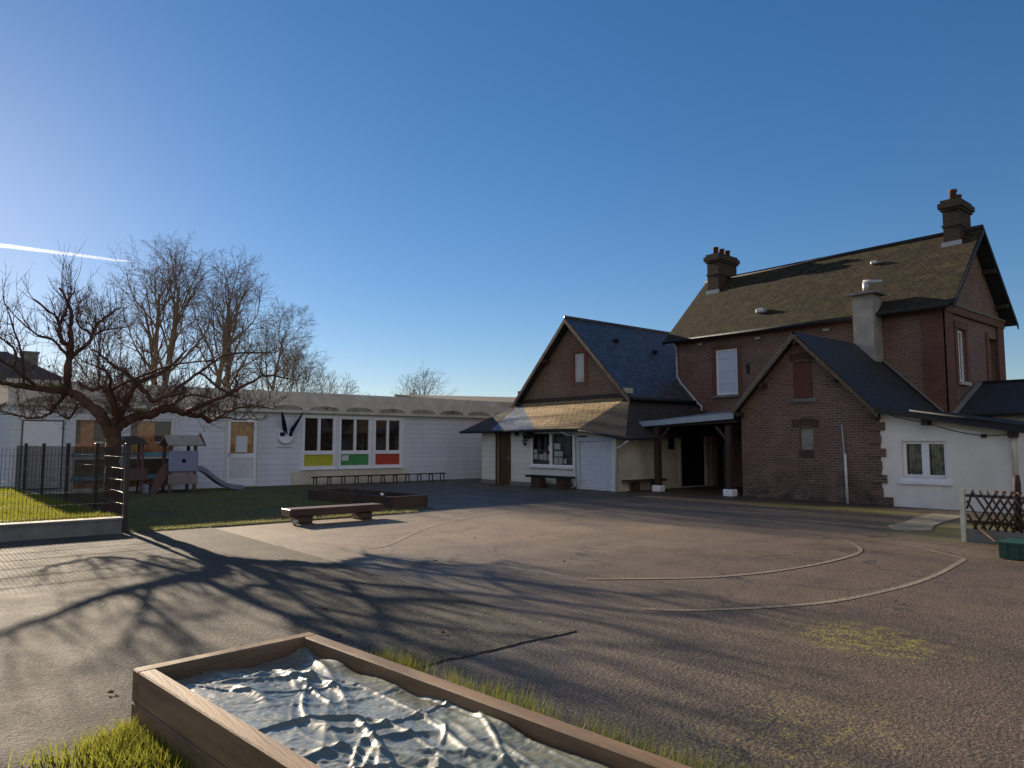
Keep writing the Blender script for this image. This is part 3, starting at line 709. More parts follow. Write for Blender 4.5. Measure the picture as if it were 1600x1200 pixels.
b = MB(); slab(b, [(-21.85, 18.25, 3.04), (-21.85, 25.5, 3.04), (-18.8, 25.5, 6.14), (-18.8, 18.25, 6.14)], .08); b.build('rear_roof', M['slate_dark'], wg)
b = MB(); b.tube([(-18.8, 18.24, 6.15), (-18.8, 25.5, 6.15)], .06, 8); b.build('ridge', M['slate'], wg)
b = MB()
for s_ in (-1, 1):
    p0 = V((-18.8, 18.26, 6.1)); p1 = V((-18.8+s_*3.08, 18.26, 2.97))
    b.prism([p0, p1, p1-V((0, 0, .17)), p0-V((0, 0, .17))], (0, -.03, 0))
b.split('barge_board', M['beam'], wg)
b = MB(); WF.box(b, -21.7, -15.9, 3.06, 3.22, .002, .05); b.build('timber_plate', M['beam'], wg)
b = MB()
for (s_, q) in ((-1, .42), (1, .42), (-1, .95), (1, .9)):
    x_ = -18.8+s_*2.9*q; z_ = 6.14-2.98*q-.26; b.box(x_-.06, x_+.06, 18.28, 18.6, z_-.06, z_+.06)
b.split('purlin', M['beam'], wg)
b = MB(); WF.box(b, -16.1, -15.86, 3.18, 3.36, .03, .33); b.build('eave_stone', M['stone'], wg)
wn = part(lambda m: [WF.box(m, -18.68+.13*i, -18.68+.13*i+.125, 3.74, 4.8, -.08, -.05) for i in range(4)], 'shutter', M['oldshutter'], wg)
parts(lambda m: (WF.box(m, -18.86, -18.68, 3.6, 4.95, .002, .03), WF.box(m, -18.16, -18.0, 3.6, 4.95, .002, .03), WF.box(m, -18.68, -18.16, 4.82, 4.98, .002, .03)), 'window_surround', M['quoin'], wg)
b = MB(); gut(b, (-15.7, 18.3, 3.0), (-15.7, 22.0, 3.0), .06); b.build('gutter', M['gutter'], wg)
for (y_, z_) in ((20.1, 5.3), (22.0, 5.0)):
    x_ = -18.8+(6.14-z_)/1.016
    b = MB(); b.bevbox((x_, y_, z_+.06), (.22, .22, .1), .02); b.build('roof_vent', M['gutter'], wg)

# ================================================================== entry porch in front of the wing
pc = thing('entry_porch', (-18.7, 17.6, 0), 'low pale clapboard entry porch with a tan lichened roof, wide window and roller shutter', 'porch')
PF = Face((0, 16.95, 0), (1, 0, 0), (0, -1, 0)); PS = Face((-15.2, 0, 0), (0, 1, 0), (1, 0, 0))
b = MB()
wall(b, PF.O, PF.U, PF.N, [(-22.1, -.1), (-15.2, -.1), (-15.2, 1.78), (-16.9, 2.02), (-22.1, 2.02)], [(-21.18, -.05, -20.38, 1.93), (-19.22, .72, -17.06, 1.9), (-16.86, -.05, -15.44, 1.62)], .1)
wall(b, (-22.1, 0, 0), (0, 1, 0), (-1, 0, 0), [(16.95, -.1), (18.6, -.1), (18.6, 2.2), (16.95, 2.0)])
b.build('wall', M['board2'], pc)
b = MB(); wall(b, PS.O, PS.U, PS.N, [(16.95, -.1), (22.05, -.1), (22.05, 2.0), (16.95, 1.8)], [(19.55, 1.3, 20.02, 1.86), (20.2, -.05, 21.66, 1.96)], .1); b.build('side_wall', M['creamwall'], pc)
b = MB(); slab(b, [(-18.6, 16.6, 1.98), (-16.5, 16.6, 1.98), (-16.05, 18.6, 3.1), (-21.7, 18.6, 3.1)], .06); b.build('roof', M['porch_tile'], pc, label='tan lichened tiles of the porch roof')  # tan stops at the shade line, so the sunlit part is painted too
b = MB(); slab(b, [(-21.1, 16.6, 1.98), (-18.6, 16.6, 1.98), (-21.7, 18.6, 3.1)], .06); b.build('shaded_roof', M['shade_slate'], pc, label='blue slates of the porch roof with shade and frost painted in')  # same roof plane; its shaded triangle is painted with bluer slate
b = MB(); slab(b, [(-23.0, 16.6, 1.98), (-21.1, 16.6, 1.98), (-21.7, 18.6, 3.1)], .06); b.build('brown_roof', M['brown_tile'], pc, label='dark brown tiles at the left end of the porch roof')
b = MB(); slab(b, [(-23.0, 16.6, 1.978), (-21.7, 18.6, 3.098), (-23.3, 18.6, 2.0)], .06); b.build('side_roof', M['brown_tile'], pc)
b = MB(); slab(b, [(-16.5, 16.6, 1.979), (-14.5, 16.6, 1.68), (-16.05, 18.6, 3.099)], .06); slab(b, [(-14.5, 16.6, 1.68), (-14.45, 22.0, 1.9), (-15.9, 22.0, 3.0), (-16.05, 18.6, 3.099)], .06)
b.build('hip_roof', M['brown_tile'], pc, label='brown tiled side of the porch roof, shade painted dark')  # side turned from the sun; its shade is put into the dark tiles
b = MB(); gut(b, (-23.0, 16.56, 1.94), (-16.5, 16.56, 1.94), .05); gut(b, (-16.5, 16.56, 1.93), (-14.45, 16.56, 1.64), .04); gut(b, (-14.42, 16.6, 1.64), (-14.38, 21.9, 1.86), .05); b.build('gutter', M['gutter'], pc)
b = MB(); b.box(-22.2, -21.2, 16.92, 16.97, -.05, .14); b.box(-20.36, -16.95, 16.915, 16.97, -.05, .13); b.split('plinth', M['concrete'], pc)
dr = part(lambda m: [PF.box(m, -21.15+.13*i, -21.15+.13*i+.124, .0, 1.9, -.09, -.065) for i in range(6)], 'door', M['door_wood'], pc)
part(lambda m: (PF.box(m, -20.52, -20.49, .85, 1.05, -.065, -.05), PF.box(m, -20.6, -20.49, .96, .985, -.04, -.02), PF.box(m, -20.515, -20.495, .95, .99, -.05, -.04)), 'handle', M['zinc'], dr)
parts(lambda m: (PF.box(m, -21.22, -21.15, -.02, 1.96, -.02, .03), PF.box(m, -20.41, -20.34, -.02, 1.96, -.02, .03)), 'door_frame', M['door_wood'], pc)
wn = part(lambda m: (PF.frame(m, -19.22, -17.06, .72, 1.9, .06, -.06, .02), PF.box(m, -18.24, -18.14, .78, 1.84, -.06, .02), PF.box(m, -19.26, -17.02, .66, .715, -.03, .08)), 'window', M['white'], pc)
part(lambda m: PF.quad(m, -19.16, -18.24, .78, 1.84, -.03), 'pane', M['clear'], wn)
part(lambda m: PF.quad(m, -18.14, -17.12, .78, 1.84, -.03), 'pane', M['clear'], wn)
part(lambda m: (PF.quad(m, -19.3, -17.0, .6, 2.0, -.3), PF.box(m, -19.22, -17.06, .76, .98, -.28, -.2)), 'interior', M['greyblind'], wn)
for (u0, v0, ww, hh) in ((-19.12, 1.16, .17, .13), (-19.12, .95, .22, .19), (-18.84, .93, .2, .2), (-18.62, .92, .18, .26), (-18.4, .9, .18, .22), (-18.38, 1.26, .12, .16),
                          (-18.06, 1.3, .3, .2), (-18.06, 1.06, .42, .18), (-18.07, .8, .2, .23), (-17.84, .8, .18, .23), (-17.6, .82, .14, .16)):
    part(lambda m: PF.box(m, u0, u0+ww, v0, v0+hh, -.045, -.036), 'notice', M['paper'], wn)
part(lambda m: [PF.box(m, u-.05, u+.05, 1.0, 1.82, -.26, -.22) for u in (-18.9, -18.6, -17.4)], 'blind', M['glass'], wn)
def slats(m):
    n = 27; vs = []; h_ = 1.6/n; pr = []
    for i in range(n):
        for q, d in ((0, -.075), (.12, -.055), (.5, -.047), (.88, -.055)): pr.append((h_*(i+q), d))
    pr.append((1.6, -.075))
    for z_, d in pr: vs += [PF.O+PF.U*-16.84+V((0, 0, z_))+PF.N*d, PF.O+PF.U*-15.46+V((0, 0, z_))+PF.N*d]
    m.add(vs, [(2*i, 2*i+1, 2*i+3, 2*i+2) for i in range(len(pr)-1)])
st = part(slats, 'roller_shutter', M['shutter_flat'], pc)
parts(lambda m: (PF.box(m, -16.9, -16.82, -.02, 1.66, -.03, .03), PF.box(m, -15.48, -15.4, -.02, 1.66, -.03, .03), PF.box(m, -16.82, -15.48, 1.58, 1.68, -.06, .025)), 'guide_rail', M['shutter_up'], st)
part(lambda m: PF.box(m, -16.88, -16.45, 1.71, 1.76, .002, .02), 'name_strip', M['gutter'], pc)
b = MB(); b.tube([(-17.3, 16.58, 1.9), (-17.2, 16.75, 1.8), (-16.98, 16.88, 1.75), (-16.98, 16.89, .1), (-17.08, 16.8, .03)], .04, 8); b.build('downpipe', M['pipe_white'], pc)
b = MB(); b.tube([(-14.45, 16.66, 1.6), (-14.9, 16.85, 1.42), (-15.14, 16.9, 1.36), (-15.16, 16.9, 0)], .04, 8); b.build('downpipe', M['pipe_white'], pc)
part(lambda m: PS.quad(m, 19.58, 20.0, 1.32, 1.84, -.08), 'pane', M['glass'], pc)
dd = part(lambda m: PS.box(m, 20.24, 21.62, .0, 1.92, -.08, -.05), 'garage_door', M['dark_door'], pc)
part(lambda m: PS.frame(m, 20.12, 21.74, -.05, 2.02, .09, .002, .04), 'door_frame', M['cream'], dd)
# wall lamp by the door
lp = thing('wall_lamp', (-20.0, 16.9, 1.82), 'small unlit dark lamp on the porch wall beside the brown door', 'lamp')
part(lambda m: (m.bevbox((-19.95, 16.88, 1.85), (.14, .1, .12), .02),), 'lamp_body', M['gutter'], lp)
part(lambda m: m.tube([(-19.95, 16.84, 1.79), (-19.95, 16.83, 1.74)], [.05, .03], 8), 'lamp_shade', M['stone'], lp)
# hanging foliage at the window corner
hp = thing('hanging_plant', (-19.3, 16.7, 1.9), 'dark hanging plant under the eaves at the porch window corner', 'plant')
def bunch(m, c, rx, ry, rz, n, s_):
    for i in range(n):
        while True:
            p = V((random.uniform(-1, 1), random.uniform(-1, 1), random.uniform(-1, 1)))
            if p.length < 1: break
        p = V((p.x*rx, p.y*ry, p.z*rz))+V(c); d = V((random.gauss(0, 1), random.gauss(0, 1), random.gauss(0, 1))).normalized(); e_ = d.orthogonal().normalized()
        l = s_*random.uniform(.6, 1.3); m.poly([p-e_*l*.3, p+d*l*.5, p+e_*l*.3, p-d*l*.5])
part(lambda m: (bunch(m, (-19.1, 16.72, 1.8), .3, .1, .12, 160, .09), bunch(m, (-19.32, 16.74, 1.62), .09, .08, .22, 90, .08)), 'foliage', M['hanging'], hp, uv=False)
part(lambda m: m.tube([(-19.2, 16.62, 1.92), (-19.2, 16.72, 1.7)], .01, 5), 'hook', M['gutter'], hp)

# ================================================================== open canopy between porch and outbuilding
cn = thing('canopy', (-13.1, 19.5, 0), 'open lean to canopy on timber posts between the cream wall and the brick outbuilding', 'canopy')
b = MB(); slab(b, [(-15.15, 17.92, 2.17), (-11.62, 17.92, 2.36), (-11.62, 22.0, 2.72), (-15.15, 22.0, 2.6)], .05); b.build('roof', M['pvc'], cn)
b = MB(); b.prism([(-15.6, 17.86, 2.0), (-11.6, 17.86, 2.2), (-11.6, 17.86, 2.36), (-15.2, 17.86, 2.19), (-15.6, 17.86, 2.1)], (0, .05, 0)); b.build('fascia', M['pvc'], cn)
b = MB(); b.prism([(-15.15, 18.0, 1.98), (-11.62, 18.0, 2.1), (-11.62, 18.0, 2.17), (-15.15, 18.0, 2.06)], (0, .12, 0)); b.build('beam', M['beam'], cn)
for (x_, y_, r_) in ((-14.45, 18.06, .085), (-11.85, 18.02, .075)):
    m = MB(); m.box(x_-r_, x_+r_, y_-r_, y_+r_, .18, 2.02)
    p_ = m.build('post', M['beam'], cn)
    m = MB(); m.bevbox((x_, y_, .1), (.3, .3, .2), .02); m.build('footing', M['white'], p_)
    m = MB(); d_ = 1 if x_ < -13 else -1
    m.prism([(x_+d_*r_, y_, 1.55), (x_+d_*.5, y_, 2.0), (x_+d_*.38, y_, 2.0), (x_+d_*r_, y_, 1.68)], (0, .05, 0))
    if d_ > 0: m.prism([(x_-r_, y_, 1.72), (x_-.28, y_, 1.99), (x_-.2, y_, 1.99), (x_-r_, y_, 1.84)], (0, .05, 0))
    m.build('brace', M['beam'], p_)
parts(lambda m: (m.box(-14.9, -14.75, 21.9, 22.04, 0, 2.4), m.box(-13.9, -12.6, 21.97, 22.03, 0, 1.95)), 'back_door', M['darkgreen'], cn)

# ================================================================== brick outbuilding with chimney
ab = thing('brick_outbuilding', (-9.7, 20, 0), 'low brick outbuilding with a steep dark slate gable roof beside the white extension', 'outbuilding')
AF = Face((0, 18.2, 0), (1, 0, 0), (0, -1, 0))
b = MB()
wall(b, AF.O, AF.U, AF.N, [(-11.55, -.2), (-7.72, -.2), (-7.72, 2.36), (-9.72, 4.36), (-11.55, 2.5)], [(-9.92, 2.7, -9.38, 3.68), (-9.8, 1.34, -9.42, 1.92)], .09)
wall(b, (-11.55, 0, 0), (0, 1, 0), (-1, 0, 0), [(18.2, -.2), (22.05, -.2), (22.05, 2.5), (18.2, 2.5)])
b.build('wall', M['brick'], ab)
b = MB(); slab(b, [(-7.6, 17.9, 2.3), (-7.6, 22.04, 2.3), (-9.72, 22.04, 4.48), (-9.72, 17.9, 4.48)], .07); b.build('roof', M['slate_dark'], ab)
b = MB(); slab(b, [(-11.72, 17.9, 2.4), (-11.72, 22.04, 2.4), (-9.72, 22.04, 4.478), (-9.72, 17.9, 4.478)], .07); b.build('rear_roof', M['slate_dark'], ab)
b = MB()
for (xe, ze) in ((-7.62, 2.24), (-11.72, 2.34)):
    p0 = V((-9.72, 17.91, 4.42)); p1 = V((xe, 17.91, ze)); b.prism([p0, p1, p1-V((0, 0, .13)), p0-V((0, 0, .13))], (0, -.03, 0))
b.split('barge_board', M['beam'], ab)
b = MB()
for (x_, z_) in ((-9.72, 4.2), (-10.75, 3.1), (-11.5, 2.32), (-8.7, 3.12), (-7.75, 2.15)): b.box(x_-.05, x_+.05, 17.93, 18.2, z_-.06, z_+.06)
b.split('purlin', M['beam'], ab)
part(lambda m: [AF.box(m, -9.92+.09*i, -9.92+.09*i+.086, 2.72, 3.66, -.06, -.03) for i in range(6)], 'shutter', M['redshutter'], ab)
part(lambda m: AF.box(m, -10.0, -9.3, 2.6, 2.7, .002, .06), 'sill', M['concrete'], ab)
part(lambda m: AF.quad(m, -9.8, -9.42, 1.34, 1.92, -.085), 'blocked_opening', M['chim_render'], ab)
def arch(m, u0, u1, v, h, n=9):
    for i in range(n):
        a0 = u0+(u1-u0)*i/n; a1 = u0+(u1-u0)*(i+1)/n-.012; k0 = .05*math.sin(math.pi*(i+.5)/n)
        AF.box(m, a0, a1, v+k0, v+h+k0, .002, .02)
part(lambda m: arch(m, -10.0, -9.24, 1.92, .2, 12), 'brick_arch', M['archbrick'], ab)
part(lambda m: arch(m, -10.0, -9.28, 3.69, .2, 11), 'brick_arch', M['archbrick'], ab)
part(lambda m: [AF.box(m, -9.82+.06*i, -9.82+.06*i+.048, 1.14, 1.33, .002, .02) for i in range(7)], 'brick_sill', M['archbrick'], ab)
b = MB(); b.tube([(-8.62, 18.12, 1.98), (-8.58, 18.12, 1.2), (-8.56, 18.12, 1.19)], .022, 6); b.build('conduit', M['zinc'], ab)
b = MB(); b.tube([(-8.56, 18.11, 1.24), (-8.54, 18.11, -.05)], .036, 8); b.build('downpipe', M['pipe_white'], ab)
b = MB(); b.box(-9.75, -9.15, 21.45, 22.02, 3.4, 5.9); c_ = None
c_ = b.build('chimney', M['chim_render'], ab)
parts(lambda m: (m.box(-9.9, -9.0, 21.3, 22.1, 5.9, 5.97), m.box(-9.62, -9.28, 21.58, 21.9, 5.97, 6.05)), 'cap', M['concrete'], c_)
part(lambda m: (m.tube([(-9.45, 21.74, 6.05), (-9.45, 21.74, 6.32)], .1, 10), m.tube([(-9.52, 21.7, 6.34), (-9.05, 21.9, 6.3)], [.06, .07], 10)), 'cowl', M['zinc'], c_)
part(lambda m: (slab(m, [(-7.55, 21.9, 2.36), (-7.55, 22.06, 2.36), (-9.72, 22.06, 4.56), (-9.72, 21.9, 4.56)], .03)), 'flashing', M['concrete'], ab)
b = MB()
for k in range(8):
    z0 = -.1+.32*k; b.box(-8.0, -7.72+(.12 if k % 2 == 0 else .02)+(.12 if k == 0 else 0), 18.165, 18.24, z0, z0+(.2 if k else .31))
b.split('quoin', M['brick'], ab)

# ================================================================== white extension with lean-to roof
ex = thing('white_extension', (-6.3, 20, 0), 'white rendered extension with a double casement window under a dark lean to roof', 'extension')
b = MB()
wall(b, (0, 18.21, 0), (1, 0, 0), (0, -1, 0), [(-7.74, -.2), (-4.88, -.2), (-4.88, 1.86), (-7.74, 2.34)], [(-7.24, .7, -6.28, 1.56)], .16)
wall(b, (-4.88, 0, 0), (0, 1, 0), (1, 0, 0), [(18.21, -.2), (22.3, -.2), (22.3, 1.86), (18.21, 1.86)])
b.build('wall', M['render'], ex)
EF = Face((0, 18.21, 0), (1, 0, 0), (0, -1, 0))
b = MB(); slab(b, [(-7.7, 17.92, 2.4), (-4.6, 17.92, 1.86), (-4.6, 22.4, 1.86), (-7.7, 22.4, 2.4)], .07); b.build('roof', M['slate_dark'], ex)
b = MB(); b.prism([(-7.7, 17.9, 2.36), (-4.58, 17.9, 1.82), (-4.58, 17.9, 1.7), (-7.7, 17.9, 2.24)], (0, -.025, 0)); b.split('barge_board', M['gutter'], ex)
b = MB(); b.tube([(-6.9, 17.88, 2.27), (-4.5, 17.88, 1.85)], .025, 6); b.build('verge_trim', M['gutter'], ex)
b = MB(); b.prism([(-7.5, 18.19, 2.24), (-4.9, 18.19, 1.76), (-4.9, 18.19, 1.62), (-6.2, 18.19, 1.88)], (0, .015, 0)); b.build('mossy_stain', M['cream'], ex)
for x_ in (-6.62, -4.92):
    z_ = 2.33-(x_+7.7)*.174; b = MB(); b.box(x_-.07, x_+.07, 17.95, 18.21, z_-.22, z_-.06); b.build('rafter_end', M['beam'], ex)
b = MB(); pts = []
for (p0, p1, sag) in (((-7.75, 2.3), (-6.62, 1.98), .04), ((-6.62, 1.98), (-5.5, 1.68), .05), ((-5.5, 1.68), (-4.9, 1.72), .02)):
    for i in range(9):
        u = i/8; pts.append((p0[0]+(p1[0]-p0[0])*u, 18.18, p0[1]+(p1[1]-p0[1])*u-sag*4*u*(1-u)))
b.tube(pts, .009, 5); b.build('cable', M['gutter'], ex)
b = MB(); b.box(-5.55, -5.45, 18.15, 18.2, 1.63, 1.71); b.build('cable_clip', M['gutter'], ex)
wn = part(lambda m: (EF.frame(m, -7.24, -6.28, .7, 1.56, .07, -.14, -.08), EF.box(m, -6.83, -6.67, .77, 1.49, -.14, -.075)), 'window', M['white'], ex)
for u0, u1 in ((-7.17, -6.83), (-6.67, -6.35)):
    part(lambda m: EF.quad(m, u0, u1, .77, 1.49, -.11), 'pane', M['clear'], wn)
    def netc(m):
        for i in range(24):
            ua, ub = u0+(u1-u0)*i/24, u0+(u1-u0)*(i+1)/24; da, db = -.19+.02*math.sin(i*2.3), -.19+.02*math.sin((i+1)*2.3)
            m.poly([EF.O+EF.U*u+V((0, 0, v))+EF.N*d for u, v, d in ((ua, .72, da), (ub, .72, db), (ub, 1.55, db), (ua, 1.55, da))])
    part(netc, 'curtain', M['netcurtain'], wn)
part(lambda m: (EF.box(m, -7.34, -6.18, .55, .62, -.1, .07), EF.box(m, -7.24, -6.28, .62, .7, -.15, .03)), 'sill', M['white'], wn)
b = MB(); b.tube([(-4.95, 18.1, 1.7), (-4.93, 18.12, 1.3), (-4.93, 18.12, -.05)], .05, 8); b.build('downpipe', M['cream'], ex)

# low dark roofed shed behind at the right edge
shd = thing('dark_shed', (-4, 24.5, 0), 'low shed with a mossy black roof behind the white extension', 'shed')
b = MB(); wall(b, (0, 22.5, 0), (1, 0, 0), (0, -1, 0), [(-7.4, -.1), (4, -.1), (4, 2.3), (-7.4, 2.3)]); b.build('wall', M['creamwall'], shd); b = MB(); wall(b, (0, 26.5, 0), (1, 0, 0), (0, 1, 0), [(-7.4, -.1), (4, -.1), (4, 2.3), (-7.4, 2.3)])
b.build('wall', M['creamwall'], shd)
b = MB(); slab(b, [(-7.42, 22.1, 2.3), (4.3, 22.1, 2.3), (4.3, 24.3, 3.28), (-7.42, 24.3, 3.28)], .06); b.build('roof', M['slate_dark'], shd)
b = MB(); slab(b, [(-7.42, 26.6, 2.3), (4.3, 26.6, 2.3), (4.3, 24.3, 3.278), (-7.42, 24.3, 3.278)], .06); b.build('rear_roof', M['slate_dark'], shd)
b = MB(); b.tube([(-7.42, 24.3, 3.29), (4.3, 24.3, 3.29)], .05, 6); b.build('ridge', M['slate_dark'], shd)
b = MB(); slab(b, [(-7.45, 22.1, 2.34), (-7.3, 22.1, 2.34), (-7.3, 24.3, 3.33), (-7.45, 24.3, 3.33)], .03); b.build('flashing', M['concrete'], shd)

# ================================================================== houses behind
fb = thing('low_hall', (-31, 24, 0), 'low dark roofed building showing behind the white school roof', 'building')
b = MB(); wall(b, (0, 19.5, 0), (1, 0, 0), (0, -1, 0), [(-38, -.1), (-27, -.1), (-27, 3.2), (-38, 3.2)]); b.build('wall', M['hazel'], fb); b = MB(); wall(b, (-27, 0, 0), (0, 1, 0), (1, 0, 0), [(19.5, -.1), (32, -.1), (32, 3.2), (19.5, 3.2)])
b.build('wall', M['hazel'], fb)
b = MB(); slab(b, [(-26.7, 19.2, 3.3), (-26.7, 32, 3.3), (-32.5, 32, 4.35), (-32.5, 19.2, 4.05)], .1); b.build('roof', M['brown_tile'], fb)
b = MB(); b.box(-24.6, -24.3, 20.9, 21.2, 2.5, 3.85); b.build('chimney', M['chimney'], fb)
fh = thing('far_house', (-44, 3, 0), 'pale house with a brown hipped roof and chimney beyond the fruit tree', 'house')
b = MB(); b.box(-48.5, -40, -9, 6.3, 0, 4.1); b.build('wall', M['hazel'], fh)
b = MB(); b.add([(-39.5, -9.4, 3.95), (-39.5, 6.8, 3.95), (-49, 6.8, 3.95), (-49, -9.4, 3.95), (-44.2, -6.0, 6.15), (-44.2, 3.5, 6.15)], [(0, 1, 5, 4), (1, 2, 5), (2, 3, 4, 5), (3, 0, 4), (3, 2, 1, 0)]); b.build('roof', M['far_tile'], fh)
b = MB(); b.box(-44.4, -43.7, 4.1, 4.8, 4.6, 6.1); b.box(-44.45, -43.65, 4.05, 4.85, 6.1, 6.2); b.build('chimney', M['concrete'], fh)

# ================================================================== mesh fence and kerb wall
kw = MB(); kw.box(-13.76, -13.52, -9, 2.78, -.1, .23); kwo = kw.build('kerb_wall', M['concrete'], label='low grey concrete kerb wall holding up the sunlit grass below the fence', cat='low wall')
b = MB(); b.box(-13.78, -13.49, -9, 2.8, .231, .265); b.build('coping', M['concrete'], kwo)
fn = thing('mesh_fence', (-13.6, 2.82, 0), 'dark wire mesh fence with square posts around the sunlit grass', 'fence')
posts = [(-13.6, 2.84), (-16.2, 2.83), (-18.8, 2.74), (-21.2, 2.6), (-23.6, 2.47), (-24.7, 2.4)]
posts = [(-13.6, 2.84), (-16.29, 2.85), (-18.9, 2.735), (-21.4, 2.57), (-23.7, 2.43), (-25.6, 2.28)]
front = [(-13.6, .34), (-13.6, -2.16), (-13.6, -4.66)]
for i, (x_, y_) in enumerate(posts+front):
    m = MB(); zb_ = -.02 if i == 0 else .1
    m.box(x_-.035, x_+.035, y_-.035, y_+.035, zb_, 1.48); p_ = m.build('post', M['metal_dark'], fn)
    m = MB(); m.bevbox((x_, y_, 1.49), (.085, .085, .03), .008); m.build('post_cap', M['metal_dark'], p_)
def panel(a_, b_, z0, z1):
    m = MB(); A, B = V((*a_, 0)), V((*b_, 0)); d = (B-A); L_ = d.length; d.normalize(); nrm = V((-d.y, d.x, 0))
    n = int(L_/.05)
    for i in range(1, n):
        p = A+d*(L_*i/n); m.tube([p+V((0, 0, z0)), p+V((0, 0, z1))], .0036, 3, False)
    z = z0+.03
    while z < z1:
        for s_ in (-.008, .008): m.tube([A+nrm*s_+V((0, 0, z)), B+nrm*s_+V((0, 0, z))], .0036, 4, False)
        z += .2
    m.build('mesh_panel', M['wire'], fn, uv=False)
allp = posts
for i in range(len(posts)-1): panel(posts[i], posts[i+1], .24, 1.44)
fr_ = [posts[0]]+front
for i in range(len(fr_)-1): panel(fr_[i], fr_[i+1], .28, 1.44)

# ================================================================== lattice fence, shrub, bin at the right edge
lf = thing('lattice_fence', (-3.4, 12.55, 0), 'dark wooden lattice fence with a pale end post on a low wall', 'fence')
b = MB(); b.box(-4.12, 0.5, 12.5, 12.66, -.1, .2); b.build('base_wall', M['concrete'], lf)
b = MB(); b.box(-4.15, -4.085, 12.47, 12.54, -.05, .8); b.build('end_post', M['cream'], lf)
b = MB()
for k in range(46):
    x_ = -4.02+.1*k
    for s_ in (-1, 1):
        xa, xb = x_-s_*.17, x_+s_*.17
        if min(xa, xb) < -4.08: 
            continue
        q = .013*s_
        b.tube([(xa, 12.52+q, .2), (xb, 12.52+q, .79)], .017, 6)
for (xa, za, xb, zb_) in ((-4.07, .5, -3.98, .79), (-4.07, .42, -3.95, .2), (-4.07, .62, -3.83, .2)): b.tube([(xa, 12.54, za), (xb, 12.54, zb_)], .017, 6)
b.build('lattice', M['timber_dark'], lf)
parts(lambda m: (m.box(-4.1, .4, 12.545, 12.575, .68, .72), m.box(-4.1, .4, 12.545, 12.575, .28, .33)), 'rail', M['timber_dark'], lf)
part(lambda m: m.tube([(-3.9, 12.48, .22), (-3.45, 12.0, .02)], .02, 6), 'brace', M['timber_dark'], lf)
pp = thing('wooden_stake', (-3.55, 12.9, 0), 'short weathered wooden stake standing behind the lattice fence', 'stake')
part(lambda m: m.tube([(-3.52, 12.9, 0), (-3.5, 12.9, .9), (-3.5, 12.9, 1.02)], [.055, .055, .04], 8), 'stake_shaft', M['beam'], pp)
def shrub(name, c, rx, ry, rz, n, label, lm, tw=22):
    t = thing(name, (c[0], c[1], 0), label, 'shrub')
    m = MB()
    for i in range(tw):
        a_ = random.uniform(0, 6.28); q = V((c[0]+rx*.8*math.cos(a_), c[1]+ry*.8*math.sin(a_), c[2]+rz*random.uniform(.2, 1)))
        m.tube([(c[0], c[1], 0), V((c[0], c[1], 0)).lerp(q, .5)+V((0, 0, .1)), q], [.02, .012, .005], 4)
    m.build('stem', M['twig2'], t, uv=False)
    m = MB(); bunch(m, c, rx, ry, rz, n, .07); m.build('foliage', lm, t, uv=False)
shrub('shrub', (-3.0, 13.1, .55), .42, .35, .5, 700, 'brown leafed shrub behind the lattice fence at the right edge', M['shrubleaf'])
bn = thing('plastic_crate', (-2.7, 11.1, 0), 'dark green plastic crate on the ground at the right edge', 'crate')
def crate(m):
    x0, x1, y0, y1, h_ = -3.22, -2.5, 10.98, 11.5, .2
    for (a_, b_, c, d) in ((x0, x1, y0, y0+.02), (x0, x1, y1-.02, y1), (x0, x0+.02, y0+.02, y1-.02), (x1-.02, x1, y0+.02, y1-.02)): m.box(a_, b_, c, d, .01, h_)
    m.box(x0+.02, x1-.02, y0+.02, y1-.02, .01, .03)
part(crate, 'body', M['bin'], bn)
part(lambda m: (m.box(-3.25, -2.47, 10.95, 11.53, .2, .225),), 'lid', M['bin'], bn)
part(lambda m: [m.box(-3.15+.13*i, -3.12+.13*i, 10.965, 10.98, .02, .2) for i in range(5)], 'rib', M['bin'], bn)

# ================================================================== benches
def bench(name, F_, u0, u1, v, d0, d1, sup, mt, label, ms=None):
    t = thing(name, F_.O+F_.U*((u0+u1)/2)+F_.N*((d0+d1)/2), label, 'bench', 'benches in the yard')
    part(lambda m: F_.box(m, u0, u1, v-.07, v, d0, d1), 'seat', mt, t)
    for (a_, b_) in sup: part(lambda m: F_.box(m, a_, b_, 0, v-.071, d0+.05, d1-.05), 'leg', ms or mt, t)
    return t
bench('bench', PF, -18.9, -16.8, .42, .2, .56, ((-18.66, -18.2), (-17.4, -16.95)), M['darkgreen'], 'dark bench on thick legs under the porch window', M['timber_dark'])
bench('bench', PS, 17.15, 19.0, .36, .06, .36, ((17.5, 17.72), (18.55, 18.75)), M['timber_dark'], 'dark bench against the cream side wall of the porch')
# low timber bench at the lawn edge
tb = thing('timber_bench', (-13.05, 6.4, 0), 'heavy brown timber bench with a bright upper edge at the front of the lawn', 'bench', 'benches in the yard')
b = MB(); b.bevbox((-13.08, 6.4, .215), (.42, 1.95, .14), .012); b.build('seat', M['timber_y'], tb)
for y_ in (5.76, 7.02):
    b = MB(); b.bevbox((-13.1, y_, .075), (.34, .3, .14), .02); b.build('leg', M['timber_y'], tb)
st = MB(); n_ = 10
def blob(m, c, r, seed):
    vs = []; fs = []; A, B = 8, 12
    for i in range(A+1):
        for k in range(B):
            p = V((math.sin(math.pi*i/A)*math.cos(2*math.pi*k/B), math.sin(math.pi*i/A)*math.sin(2*math.pi*k/B), math.cos(math.pi*i/A)))
            q = 1+.22*noise.noise(p*1.7+V((seed, 0, 0))); vs.append(V(c)+V((p.x*r[0], p.y*r[1], p.z*r[2]))*q)
    for i in range(A):
        for k in range(B): fs.append((i*B+k, (i+1)*B+k, (i+1)*B+(k+1) % B, i*B+(k+1) % B))
    m.add(vs, fs, True)
